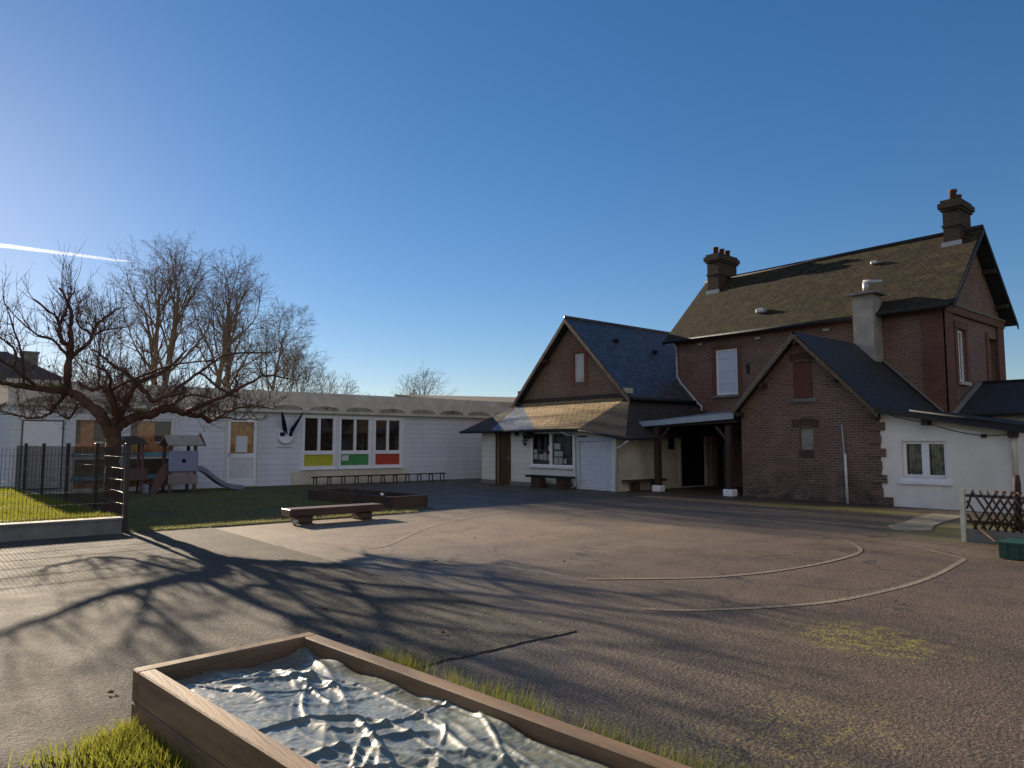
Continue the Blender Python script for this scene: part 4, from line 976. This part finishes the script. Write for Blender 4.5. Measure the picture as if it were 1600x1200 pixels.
blob(st, (-12.84, 5.52, .05), (.045, .06, .05), 3); st.build('stone', M['stone'], label='small pale stone on the lawn edge beside the timber bench leg', cat='stone')
# long thin rail bench along the white wall
lb = thing('long_bench', (-24.2, 13.8, 0), 'long thin dark bench with many slim legs along the white clapboard wall', 'bench', 'benches in the yard')
part(lambda m: m.box(-24.36, -24.05, 11.0, 16.65, .29, .325), 'seat', M['timber_dark'], lb)
for k in range(11):
    y_ = 11.1+.545*k
    part(lambda m: (m.box(-24.34, -24.31, y_-.015, y_+.015, 0, .29), m.box(-24.1, -24.07, y_-.015, y_+.015, 0, .29), m.box(-24.31, -24.1, y_-.012, y_+.012, .262, .289)), 'leg', M['gutter'], lb)
# timber bed on the lawn
bd = thing('raised_bed', (-15.9, 8.8, 0), 'dark timber raised bed on the lawn behind the timber bench', 'planter')
c0 = V((-14.4, 8.4, 0)); ux = V((-1, -.08, 0)).normalized(); uy = V((.08, -1, 0)).normalized()*-1
def bb(u0, u1, w0, w1, z0, z1, name, mt):
    m = MB(); m.obox(c0, ux, (0, 0, 1), uy, u0, u1, z0, z1, w0, w1); return m.build(name, mt, bd)
bb(0, 3.7, 0, .1, .0, .29, 'side_board', M['timber_dark']); bb(0, 3.7, 1.0, 1.1, 0, .29, 'side_board', M['timber_dark'])
bb(0, .1, .1, 1.0, 0, .285, 'end_board', M['timber_y']); bb(3.6, 3.7, .1, 1.0, 0, .285, 'end_board', M['timber_y'])
bb(.1, 3.6, .1, 1.0, 0, .2, 'soil', M['soil'])
def stalks(m):
    for i in range(70):
        p = c0+ux*random.uniform(1.4, 3.5)+uy*random.uniform(.2, .9)+V((0, 0, .2)); h_ = random.uniform(.1, .4)
        m.tube([p, p+V((random.gauss(0, .04), random.gauss(0, .04), h_*.6)), p+V((random.gauss(0, .1), random.gauss(0, .1), h_))], [.005, .004, .002], 3)
part(stalks, 'dry_stalks', M['twig2'], bd, uv=False)
bl = MB(); blob(bl, c0+ux*.35+uy*.05+V((0, 0, .325)), (.04, .04, .035), 5); bl.build('pebble', M['white'], label='white pebble lying on the rim of the dark raised bed', cat='stone')

# ================================================================== slide tower and playhouse
ps = thing('slide_tower', (-23.3, 6.4, 0), 'toy slide tower with a blue panel, pitched roof and lilac slide', 'slide')
PX = -23.2
for (x_, y_) in ((PX, 6.02), (PX, 6.72), (PX-.75, 6.02), (PX-.75, 6.72)):
    m = MB(); m.bevbox((x_, y_, .76), (.09, .09, 1.52), .015); m.build('post', M['plas_brown'], ps)
part(lambda m: (m.bevbox((PX+.06, 6.37, .97), (.04, .84, .62), .015),), 'blue_panel', M['plas_blue'], ps)
part(lambda m: (m.tube([(PX+.08, 6.37, .98), (PX+.1, 6.37, .98)], .06, 10),), 'knob', M['navy'], ps)
part(lambda m: (m.bevbox((PX+.05, 6.37, .42), (.04, .84, .3), .015), m.bevbox((PX-.37, 6.37, .62), (.8, .74, .06), .01)), 'deck', M['plas_tan'], ps)
b = MB()
for s_ in (1, -1):
    p = [(PX-.375, 5.9, 1.76), (PX-.375, 6.92, 1.76), (PX-.375+s_*.55, 6.92, 1.46), (PX-.375+s_*.55, 5.9, 1.46)]; slab(b, p, .04)
b.build('roof', M['plas_roof'], ps)
b = MB(); b.prism([(PX-.95, 6.93, 1.42), (PX+.2, 6.93, 1.42), (PX-.375, 6.93, 1.82)], (0, .05, 0)); b.build('roof_gable', M['plas_brown'], ps)
def slide(m):
    prof = [(6.78, .72), (6.95, .7), (7.1, .62), (7.3, .45), (7.5, .29), (7.7, .17), (7.95, .1), (8.25, .07)]
    vs = []; cs = [(-.28, .1), (-.25, .1), (-.23, .0), (.23, .0), (.25, .1), (.28, .1), (.28, -.04), (-.28, -.04)]
    for (y_, z_) in prof:
        for (cx, cz) in cs: vs.append((PX-.33+cx, y_, z_+cz))
    fs = []
    k = len(cs)
    for i in range(len(prof)-1):
        for j in range(k): fs.append((i*k+j, (i+1)*k+j, (i+1)*k+(j+1) % k, i*k+(j+1) % k))
    fs.append(tuple(range(k))); fs.append(tuple(range((len(prof)-1)*k, len(prof)*k))[::-1])
    m.add(vs, fs)
part(slide, 'slide_chute', M['plas_slide'], ps)
def steps(m):
    for i in range(4): m.box(PX-.62, PX-.1, 5.45+.13*i, 5.62+.13*i, .02 if i == 0 else .1*i, .14+.15*i)
    m.prism([(PX-.02, 5.48, 0), (PX-.02, 5.66, 0), (PX-.02, 5.98, .6), (PX-.02, 5.98, .95), (PX-.02, 5.82, .85), (PX-.02, 5.6, .5)], (-.05, 0, 0))
part(steps, 'ladder', M['plas_brown'], ps)
part(lambda m: m.bevbox((PX-.3, 5.42, .15), (.5, .12, .28), .03), 'step', M['plas_slide'], ps)
ph = thing('playhouse', (-23.9, 5.1, 0), 'small dark brown toy playhouse with a pitched roof behind the fence corner', 'playhouse')
for (x_, y_) in ((-23.7, 4.98), (-23.7, 5.36), (-24.2, 4.98), (-24.2, 5.36)): part(lambda m: m.box(x_-.03, x_+.03, y_-.03, y_+.03, 0, 1.47), 'post', M['plas_brown'], ph)
part(lambda m: m.box(-24.26, -23.64, 4.8, 5.5, .4, .75), 'wall', M['plas_brown'], ph)
part(lambda m: m.box(-24.2, -23.68, 4.9, 5.4, 1.16, 1.22), 'rail', M['plas_brown'], ph)
b = MB(); b.prism([(-23.6, 4.7, 1.47), (-23.6, 5.5, 1.47), (-23.6, 5.38, 1.6), (-23.6, 5.2, 1.72), (-23.6, 4.9, 1.72)], (-.7, 0, 0)); b.build('roof', M['metal_dark'], ph)

# ================================================================== planter with wrinkled sheet in the foreground
ang = R(5.8); dx = V((math.cos(ang), math.sin(ang), 0)); dy = V((-math.sin(ang), math.cos(ang), 0)); PO = V((-4.245, .955, 0))
pl = thing('sandpit_planter', PO+dx*1.9+dy*.5, 'weathered wooden box planter at the front of the yard, nearest the camera', 'planter')
LN, WD, HT, TH = 3.9, 1.03, .325, .085
def pb(u0, u1, w0, w1, z0, z1, name, mt, bev=.007):
    m = MB(); c = PO+dx*((u0+u1)/2)+dy*((w0+w1)/2)+V((0, 0, (z0+z1)/2)); m.bevbox(c, (u1-u0, w1-w0, z1-z0), bev, ang); return m.build(name, mt, pl)
for (z0, z1) in ((-.02, .158), (.161, HT)):
    pb(TH, LN, 0, TH, z0, z1, 'side_board', M['planter']); pb(TH, LN, WD-TH, WD, z0, z1, 'side_board', M['planter'])
    pb(0, TH-.001, 0, WD, z0, z1, 'end_board', M['planter_c']); pb(LN-.001+.002, LN+TH, 0, WD, z0, z1, 'end_board', M['planter_c'])
pb(-.012, .0, .008, .1, -.02, HT-.004, 'corner_batten', M['planter_c'], .003)
def tarp():
    import numpy as np
    rng = np.random.default_rng(4)
    m = MB(); nu, nw = 460, 130
    U_ = np.linspace(TH+.012, LN-TH-.008, nu+1); W_ = np.linspace(TH+.012, WD-TH-.012, nw+1)
    u, w_ = np.meshgrid(U_, W_, indexing='ij')
    H = np.full(u.shape, .25)
    for i in range(nu+1):
        for k in range(nw+1):
            p = V((u[i, k], w_[i, k], 0))
            wr = p+V((noise.noise(p*3), noise.noise(p*3+V((9, 0, 0))), 0))*.1
            H[i, k] += .014*noise.noise(p*1.3+V((4, 1, 0)))+.0028*(1-abs(noise.noise(wr*6))*2.4)+.0022*(1-abs(noise.noise(wr*13+V((3, 3, 0))))*2.4)+.0016*(1-abs(noise.noise(wr*33))*2.4)
    # long sharp folds
    for _ in range(85):
        cx, cy = rng.uniform(TH, LN-TH), rng.uniform(TH, WD-TH); a_ = rng.normal(.1, .4) if rng.random() < .8 else rng.uniform(0, 3.14)
        L_ = rng.uniform(.14, .55); wd = rng.uniform(.008, .026); hh = rng.uniform(.005, .02)*(1 if rng.random() < .95 else -.5); bend = rng.normal(0, .9)
        dx_, dy_ = u-cx, w_-cy
        s_ = dx_*np.cos(a_)+dy_*np.sin(a_); q = -dx_*np.sin(a_)+dy_*np.cos(a_)+bend*s_*s_
        H += hh*np.clip(1-np.abs(q)/(wd*2), 0, 1)**1.4*np.exp(-(s_/L_)**4)
    # puckered rim where the sheet is tucked in
    e_ = np.minimum(np.minimum(w_-TH, WD-TH-w_), u-TH)
    for i in range(nu+1):
        for k in range(nw+1):
            if e_[i, k] < .16:
                H[i, k] += .05*math.exp(-e_[i, k]/.045)*(noise.noise(V((u[i, k]*4, w_[i, k]*4, 8)))+.15)
    H -= .035*np.exp(-((u-.25)/.22)**2)*np.clip((w_-.35)/.4, 0, 1)
    H = np.minimum(H, HT-.012)
    vs = [(PO.x+dx.x*u[i, k]+dy.x*w_[i, k], PO.y+dx.y*u[i, k]+dy.y*w_[i, k], H[i, k]) for i in range(nu+1) for k in range(nw+1)]
    fs = []
    for i in range(nu):
        for k in range(nw): a_ = i*(nw+1)+k; fs.append((a_, a_+nw+1, a_+nw+2, a_+1))
    m.add(vs, fs, True)
    m.build('plastic_sheet', M['tarp'], label='wrinkled grey green plastic sheet lying in the wooden planter', cat='sheet')
tarp()

# ================================================================== grass
def blades(mb, n, area, h, wd, z0=.02, dens=None, away=None):
    k = 0
    while k < n:
        x_, y_ = area()
        if dens and random.random() > dens(x_, y_): continue
        k += 1
        a_ = random.uniform(0, 6.283); hh = h*random.uniform(.45, 1.25); lean = hh*random.uniform(.1, .75); b_ = random.uniform(0, 6.283)
        if away is not None: b_ = away+random.uniform(-1, 1); lean = hh*random.uniform(.05, .4)
        ca, sa = math.cos(a_)*wd, math.sin(a_)*wd; lx, ly = math.cos(b_)*lean, math.sin(b_)*lean
        if h > .07:
            mb.add([(x_-ca, y_-sa, z0), (x_+ca, y_+sa, z0), (x_+ca*.7+lx*.35, y_+sa*.7+ly*.35, z0+hh*.6), (x_-ca*.7+lx*.35, y_-sa*.7+ly*.35, z0+hh*.6), (x_+lx, y_+ly, z0+hh)], [(0, 1, 2, 3), (3, 2, 4)])
        else: mb.add([(x_-ca, y_-sa, z0), (x_+ca, y_+sa, z0), (x_+lx, y_+ly, z0+hh)], [(0, 1, 2)])
gr = MB()
dn = lambda x_, y_: max(.15, min(1, .75+1.1*noise.noise(V((x_*.9, y_*.9, 0)))))
def lit_area():
    x_ = -13.85-11.5*random.random()**1.5; return x_, random.uniform(-.2, 2.75-.045*(-13.85-x_))
blades(gr, 46000, lit_area, .11, .006, .19, dn); gr.build('meadow_grass', M['grass'], uv=False, kind='stuff')
gr = MB()
def lawn_area():
    x_ = -13.45-10.5*random.random()**1.3; return x_, random.uniform(2.95, 8.6)
blades(gr, 42000, lawn_area, .05, .006, .015, lambda x_, y_: max(.05, min(1, .8+1.6*noise.noise(V((x_*.6, y_*.6, 2)))-(.6 if x_ < -21 else 0)))); gr.build('lawn_grass', M['grass2'], uv=False, kind='stuff')
gr = MB()
def pl_left():
    u = random.random()**.8*1.9+.05; w_ = -abs(random.gauss(0, .07+.14*min(1, u))); q = PO+dx*u+dy*w_; return q.x, q.y
blades(gr, 3800, pl_left, .12, .0035, .0)
def pl_left2():
    q = PO+dx*random.uniform(.05, .75)+dy*(-abs(random.gauss(0, .24))-.0); return q.x, q.y
blades(gr, 1300, pl_left2, .1, .0035, .0)
def pl_right():
    u = random.uniform(.55, 3.8); w_ = WD+.03+abs(random.gauss(0, .05+.03*math.sin(u*5)**2)); q = PO+dx*u+dy*w_; return q.x, q.y
blades(gr, 9000, pl_right, .28, .003, .0, lambda x_, y_: max(.12, .6+1.2*noise.noise(V((x_*4, y_*4, 0)))), R(96))
gr.build('planter_grass', M['grass'], uv=False, kind='stuff')
# fallen leaves on the drive
for (x_, y_) in ((-4.9, 1.0), (-5.2, 2.6), (-6.1, 2.9), (-4.75, 3.3), (-7.7, 5.2), (-6.6, 6.4), (-3.0, 7.2), (-9.2, 6.9)):
    m = MB(); a_ = random.uniform(0, 6.28); l = .045
    for s_ in (0, 1):
        an = a_+s_*1.1
        m.add([(x_, y_, .018), (x_+l*.6*math.cos(an+.5), y_+l*.6*math.sin(an+.5), .03), (x_+l*math.cos(an), y_+l*math.sin(an), .02), (x_+l*.6*math.cos(an-.5), y_+l*.6*math.sin(an-.5), .034)], [(0, 3, 2, 1)])
    m.build('fallen_leaf', M['leaf_dry'], uv=False, label='dry fallen leaf lying on the asphalt', cat='leaf', group='fallen leaves on the asphalt')

# ================================================================== fruit tree
LIMBS = [
((-16.0, 3.12, -.05), (-16.0, 3.1, .5), (-16.0, 3.08, 1.16), (-16, 3.075, 1.54), (-16, 3.07, 1.86)), (.2, .15, .135, .15, .1),
((-16.0, 3.06, 1.55), (-16.0, 3.02, 1.71), (-15.89, 2.84, 2.01), (-15.78, 2.65, 2.21), (-15.66, 2.41, 2.38), (-15.55, 2.22, 2.46), (-15.44, 1.92, 2.47), (-15.32, 1.51, 2.51), (-15.21, 1.18, 2.55), (-15.1, 0.76, 2.67), (-14.95, .3, 2.78), (-14.85, -.1, 2.95)), (.12, .125, .11, .105, .1, .09, .07, .055, .045, .035, .022, .01),
((-15.55, 2.2, 2.45), (-15.53, 2.17, 2.6), (-15.5, 2.18, 2.9), (-15.47, 2.18, 3.2), (-15.45, 2.19, 3.32)), (.085, .06),
((-15.55, 2.24, 2.47), (-15.61, 2.05, 2.25), (-15.67, 1.94, 2.07), (-15.73, 1.67, 1.96), (-15.79, 1.39, 2.04), (-15.85, 1.11, 2.11)), (.045, .015),
((-15.7, 2.4, 2.26), (-15.58, 2.32, 2.11), (-15.45, 2.22, 1.95), (-15.32, 2.04, 2.05), (-15.2, 1.89, 2.07)), (.028, .012),
((-15.4, 1.72, 2.48), (-15.23, 1.5, 2.66), (-15.07, 1.29, 2.81), (-14.9, 1.04, 2.94)), (.04, .015),
((-16.0, 3.09, 1.7), (-16.0, 3.09, 1.98), (-16.14, 3.07, 2.28), (-16.28, 2.99, 2.52), (-16.42, 2.9, 2.64), (-16.56, 2.75, 2.57), (-16.7, 2.56, 2.7)), (.085, .03),
((-16.0, 3.1, 1.7), (-16.0, 3.16, 1.98), (-15.87, 3.17, 2.16), (-15.75, 3.24, 2.38), (-15.62, 3.33, 2.63), (-15.5, 3.36, 2.7)), (.09, .05),
((-15.5, 3.36, 2.7), (-15.5, 3.51, 2.5), (-15.3, 3.61, 2.34), (-15.1, 3.84, 2.44), (-14.9, 4.09, 2.52)), (.055, .025),
((-15.5, 3.36, 2.7), (-15.87, 3.8, 2.91), (-16.03, 4.16, 3.19), (-16.2, 4.42, 3.48)), (.05, .02),
((-15.5, 3.36, 2.7), (-15.63, 3.07, 2.94), (-15.57, 2.79, 3.14), (-15.5, 2.54, 3.29)), (.04, .015),
((-16.0, 3.08, 1.6), (-16.0, 3.13, 1.82), (-15.94, 3.38, 2.01), (-15.89, 3.68, 2.08), (-15.83, 3.92, 2.2), (-15.77, 4.17, 2.18), (-15.71, 4.41, 2.1), (-15.66, 4.64, 2.07), (-15.6, 4.77, 1.95)), (.11, .045),
((-15.6, 4.77, 1.95), (-15.12, 4.89, 2.09), (-15.05, 5.14, 2.23), (-14.97, 5.51, 2.28), (-14.9, 5.9, 2.22)), (.035, .012),
((-15.75, 4.3, 2.12), (-15.22, 4.59, 2.32), (-15.04, 4.92, 2.5), (-14.86, 5.3, 2.74), (-14.68, 5.61, 2.91), (-14.5, 6.0, 2.85)), (.05, .014),
((-15.88, 3.68, 2.08), (-15.92, 3.95, 2.26), (-16.04, 4.12, 2.29), (-16.16, 4.31, 2.43), (-16.28, 4.6, 2.55), (-16.4, 5.04, 2.5)), (.05, .02),
((-15.1, 3.84, 2.44), (-15.58, 4.34, 2.83), (-15.66, 4.7, 3.1), (-15.74, 5.07, 3.38), (-15.82, 5.56, 3.5), (-15.9, 6.27, 3.55)), (.045, .012),
((-15.6, 4.54, 2.97), (-15.4, 5.04, 2.59), (-15.3, 5.29, 2.46)), (.03, .012),
((-15.6, 4.77, 1.95), (-14.93, 4.79, 2.03), (-14.67, 5.08, 1.99), (-14.4, 5.34, 1.98)), (.03, .01),
((-15.45, 2.19, 3.32), (-15.44, 2.04, 3.38), (-15.38, 1.99, 3.58), (-15.32, 1.96, 3.75), (-15.26, 1.87, 3.84), (-15.2, 1.55, 4.07)), (.05, .02),
((-15.4, 1.99, 3.7), (-15.47, 2.09, 4.0), (-15.43, 2.12, 4.15), (-15.4, 2.2, 4.35)), (.035, .014),
((-15.46, 2.2, 3.1), (-15.55, 2.3, 3.2), (-15.6, 2.5, 3.42), (-15.65, 2.57, 3.59), (-15.7, 2.67, 3.83), (-15.75, 2.87, 4.04), (-15.8, 3.06, 4.2)), (.05, .018),
((-15.65, 2.56, 3.57), (-15.6, 2.71, 3.66), (-15.7, 2.9, 3.74), (-15.8, 3.22, 3.82)), (.03, .01),
((-15.46, 2.17, 3.1), (-15.3, 1.87, 3.39), (-15.1, 1.61, 3.43), (-14.9, 1.28, 3.68)), (.035, .012),
((-15.45, 2.19, 3.32), (-15.48, 2.17, 3.59), (-15.46, 2.18, 3.75), (-15.44, 2.17, 3.96), (-15.42, 2.09, 4.15), (-15.4, 1.95, 4.37)), (.055, .02),
((-15.35, 1.49, 2.5), (-15.35, 1.45, 3.0), (-15.25, 1.26, 3.6), (-15.1, 1.09, 4.06)), (.032, .008),
((-15.07, 1.29, 2.81), (-15.47, 1.35, 3.15), (-15.33, 1.1, 3.36), (-15.2, 0.9, 3.51)), (.03, .01),
((-15.65, 2.56, 3.58), (-15.73, 2.35, 3.76), (-15.87, 2.32, 4.0), (-16.0, 2.4, 4.28)), (.028, .01),
((-15.95, 3.1, 1.8), (-15.5, 3.0, 2.2), (-14.9, 2.8, 2.5), (-14.3, 2.6, 2.75), (-13.8, 2.2, 2.85)), (.045, .01),
((-16.05, 3.1, 1.8), (-16.6, 3.3, 2.2), (-17.2, 3.5, 2.6), (-17.7, 3.6, 2.7)), (.07, .02),
((-14.9, 2.8, 2.5), (-14.6, 3.2, 2.75), (-14.3, 3.8, 3.0), (-13.9, 4.3, 3.05)), (.035, .012),
]
ft = thing('fruit_tree', (-16, 3.12, 0), 'gnarled bare pruned fruit tree with spreading limbs beside the mesh fence', 'tree')
def push(p, f): return (p[0]*f, p[1]*f, 1.5+(p[2]-1.5)*f)
for i in range(2, 12, 2): LIMBS[i] = tuple(push(p, 1+.13*min(1, max(0, (2.9-p[1])/.7))) for p in LIMBS[i])
for i in range(36, 54, 2): LIMBS[i] = tuple(push(p, 1.13) for p in LIMBS[i])
def fine_path(pts, k=4, jit=.009):
    P = [V(p) for p in pts]; out = []
    for i in range(len(P)-1):
        p0, p1, p2, p3 = P[max(i-1, 0)], P[i], P[i+1], P[min(i+2, len(P)-1)]
        for q in range(k):
            u = q/k; s_ = .5*((2*p1)+(p2-p0)*u+(2*p0-5*p1+4*p2-p3)*u*u+(3*p1-p0-3*p2+p3)*u**3)
            if i+q: s_ += V((random.gauss(0, jit), random.gauss(0, jit), random.gauss(0, jit)))
            out.append(s_)
    out.append(P[-1]); return out
tm = MB(); tw = MB(); mossm = MB(); spurs = []
for i in range(0, len(LIMBS), 2):
    pts, rr = LIMBS[i], LIMBS[i+1]
    fp = fine_path(pts); n = len(fp)
    if len(rr) == 2: rs = [(rr[0]+(rr[1]-rr[0])*k/(n-1))*random.uniform(.86, 1.18) for k in range(n)]
    else: rs = [(rr[min(int(k/(n-1)*(len(rr)-1)), len(rr)-2)]*(1-(k/(n-1)*(len(rr)-1)) % 1)+rr[min(int(k/(n-1)*(len(rr)-1))+1, len(rr)-1)]*((k/(n-1)*(len(rr)-1)) % 1))*random.uniform(.9, 1.12) for k in range(n)]
    tm.tube(fp, rs, 9 if rs[0] > .06 else 6)
    if i == 0: continue
    for k in range(1, n):
        for _ in range(2 if rs[k] < .09 else 1): spurs.append((fp[k], (fp[k]-fp[k-1]).normalized(), rs[k]))
def sprout(mb, p, d, L_, r, lvl, up=.35):
    n = 4 if lvl else 5; pts = [p]; q = V(p); dd = V(d)
    for i in range(n):
        dd = (dd+V((random.gauss(0, .14), random.gauss(0, .14), random.gauss(0, .1)+up*.22))).normalized()
        q = q+dd*(L_/n); pts.append(q)
    mb.tube(pts, [r*(1-.75*i/n) for i in range(n+1)], 4 if r > .008 else 3, False)
    if lvl < 2:
        for i in range(1, n):
            for _ in range(random.choice((1, 1, 2)) if lvl == 0 else random.choice((0, 1))):
                dv = V((random.gauss(0, 1), random.gauss(0, 1), random.gauss(.2, .8))).normalized()
                sprout(mb, pts[i], (dd+dv*1.1).normalized(), L_*random.uniform(.3, .55), r*.55, lvl+1, up)
    return pts[-1]
tips = []
for (p, d, r) in spurs:
    if random.random() < (.9 if p.z < 3.1 else .5):
        dv = V((random.gauss(0, .8), random.gauss(0, .8), random.gauss(.5, .6))).normalized()
        L_ = random.uniform(.25, .75)*(1.1 if p.z > 3 else 1)
        tips.append(sprout(tw, p, (dv+d*.4).normalized(), L_, random.uniform(.006, .012), 0 if random.random() < .75 else 1, .5))
    if random.random() < .14:   # tall straight water sprouts
        tips.append(sprout(tw, p, V((random.gauss(0, .12), random.gauss(0, .12), 1)).normalized(), random.uniform(.6, 1.25), .008, 1, .4))
tr_ = tm.build('trunk', M['bark'], ft, uv=False)
tw.build('crown', M['twig'], ft, uv=False)
b = MB()
for (c, rx, ry, rz, n) in (((-15.93, 3.02, 1.9), .14, .1, .05, 260), ((-15.88, 3.5, 2.15), .1, .3, .03, 260), ((-15.36, 1.9, 2.55), .1, .25, .04, 160)): bunch(b, c, rx, ry, rz, n, .03)
b.build('moss', M['mossy'], ft, uv=False)
b = MB()
for p in random.sample([q for q in tips if q.z < 3.9], 26): bunch(b, p, .01, .01, .01, 1, .075)
b.build('dry_leaves', M['leaf_dry'], ft, uv=False)

# ================================================================== bare trees beyond
def bare_tree(name, x, y, H, spread, label, r0=.22, forks=2, dens=1.0, seed=1, lean=0, grp='bare trees beyond the school', base=.28, tw_r=.008, maxl=4):
    random.seed(seed)
    t = thing(name, (x, y, 0), label, 'tree', grp); tk = MB(); cr = MB()
    NB = (12, 7, 6, 4)
    def grow(p, d, L_, r, lvl):
        n = (9, 6, 4, 3, 2)[lvl]; pts = [p]; q = V(p); dd = V(d); wob = (.05, .13, .17, .2, .22)[lvl]; pull = (.05, .07, .03, -.02, -.04)[lvl]
        for i in range(n):
            dd = (dd+V((random.gauss(0, wob), random.gauss(0, wob), random.gauss(0, wob*.6)+pull))).normalized(); q = q+dd*(L_/n); pts.append(q)
        end = .3 if lvl == 0 else .35
        rs = [max(tw_r*.7, r*(1-(1-end)*i/n)) for i in range(n+1)]
        (tk if r > .05 else cr).tube(pts, rs, 8 if lvl == 0 else (6 if r > .05 else 3), False)
        if lvl >= maxl: return
        nb = max(2, int(NB[lvl]*dens+random.random())); az = random.uniform(0, 6.283); lo = base if lvl == 0 else .22
        for k in range(nb):
            u = lo+(1-lo)*(k+random.uniform(.1, .9))/nb; i = min(int(u*n), n-1); pp = pts[i].lerp(pts[i+1], u*n-i)
            ax = (pts[i+1]-pts[i]).normalized(); az += 2.4+random.gauss(0, .5)
            e1 = ax.orthogonal().normalized(); e2 = ax.cross(e1); side = e1*math.cos(az)+e2*math.sin(az)
            op = random.uniform(.55, 1.05)*spread*(1.25-.55*u if lvl == 0 else 1)
            nd = (ax+side*op).normalized()
            if lvl == 0: ln = L_*(.5-.26*((u-lo)/(1-lo))**1.5)*random.uniform(.75, 1.15)
            else: ln = L_*(.62-.25*u)*random.uniform(.75, 1.2)
            grow(pp, nd, ln, max(tw_r, rs[i]*(.5 if lvl == 0 else .55)*random.uniform(.8, 1.15)), lvl+1)
    for f in range(forks):
        a_ = random.uniform(0, 6.28) if forks > 1 else 0
        d = V((lean+.1*math.cos(a_)*(forks > 1), .12*math.sin(a_)*(forks > 1), 1)).normalized()
        grow(V((x+.3*f*math.cos(a_), y+.7*f, 0)), d, H*random.uniform(.8, .9), r0*random.uniform(.85, 1.1), 0)
    tk.build('trunk', M['bark2'], t, uv=False); cr.build('crown', M['twig2'], t, uv=False)
    return t
bare_tree('bare_tree', -50, 12.0, 13.3, .95, 'tallest bare tree beyond the school roof, its two trunks close together', .24, 2, 1.0, 11, base=.4)
bare_tree('bare_tree', -47, 14.5, 12.0, .95, 'bare tree with twin grey trunks right of the tallest one', .24, 2, 1.0, 23, base=.4)
bare_tree('bare_tree', -46, 17.7, 10.8, 1.0, 'lower bare tree with a wide drooping crown, rightmost of the three big ones', .18, 1, 1.1, 31)
bare_tree('bare_tree', -54, 22.6, 9.0, .8, 'pale twiggy small bare tree right of the big trees above the school roof', .1, 2, 1.0, 44)
bare_tree('bare_tree', -50, 8.8, 9.6, .8, 'bare tree showing through the fruit tree crown, left of the tallest tree', .16, 1, 1.0, 52)
bare_tree('bare_tree', -51, 32.4, 7.6, 1.2, 'small round crowned bare tree alone above the school roof near the porch', .12, 2, 1.0, 63, base=.4, maxl=3)
bare_tree('bare_tree', -63, 34, 6.4, .5, 'tiny thin bare tree left of the round crowned one', .09, 1, .8, 71, maxl=3)
bare_tree('bare_tree', -56, 26.8, 6.3, .7, 'tiny pale bare tree just right of the pale twiggy one', .08, 1, .9, 77, maxl=3)
bare_tree('bare_shrub', -38.5, 6.3, 5.2, .9, 'tangled bare shrub behind the school roof at the left', .06, 3, .9, 81, base=.1, maxl=3)
bare_tree('bare_shrub', -39.5, 8.6, 5.6, .9, 'tangled bare shrub behind the school roof next to the tall trees', .06, 3, .9, 85, base=.1, maxl=3)
bare_tree('bare_shrub', -43, 19.5, 6.0, .9, 'dense bare shrub under the drooping tree crown', .06, 3, .9, 89, base=.1, maxl=3)
random.seed(5)

# ================================================================== vapour trail
def trail():
    m = MB(); D = 3000; A = V((-1.32, -.06, .298))*D; B = V((-1.09, .228, .252))*D
    pts = [A.lerp(B, i/24)+V((0, 0, 2.0*noise.noise(V((i*.9, 0, 0))))) for i in range(25)]
    m.tube(pts, [15-10*i/24 if i < 24 else .8 for i in range(25)], 10)
    t = NT('vapour trail ice'); t.t.nodes.remove(t.b)
    v_ = t.n('VolumePrincipled', Density=.011, Anisotropy=.4, Color=(1, 1, 1)); t.t.links.new(v_.outputs[0], t.out.inputs['Volume'])
    m.build('vapour_trail', t.m, uv=False, label='thin white vapour trail in the sky above the fruit tree', cat='vapour trail')
trail()
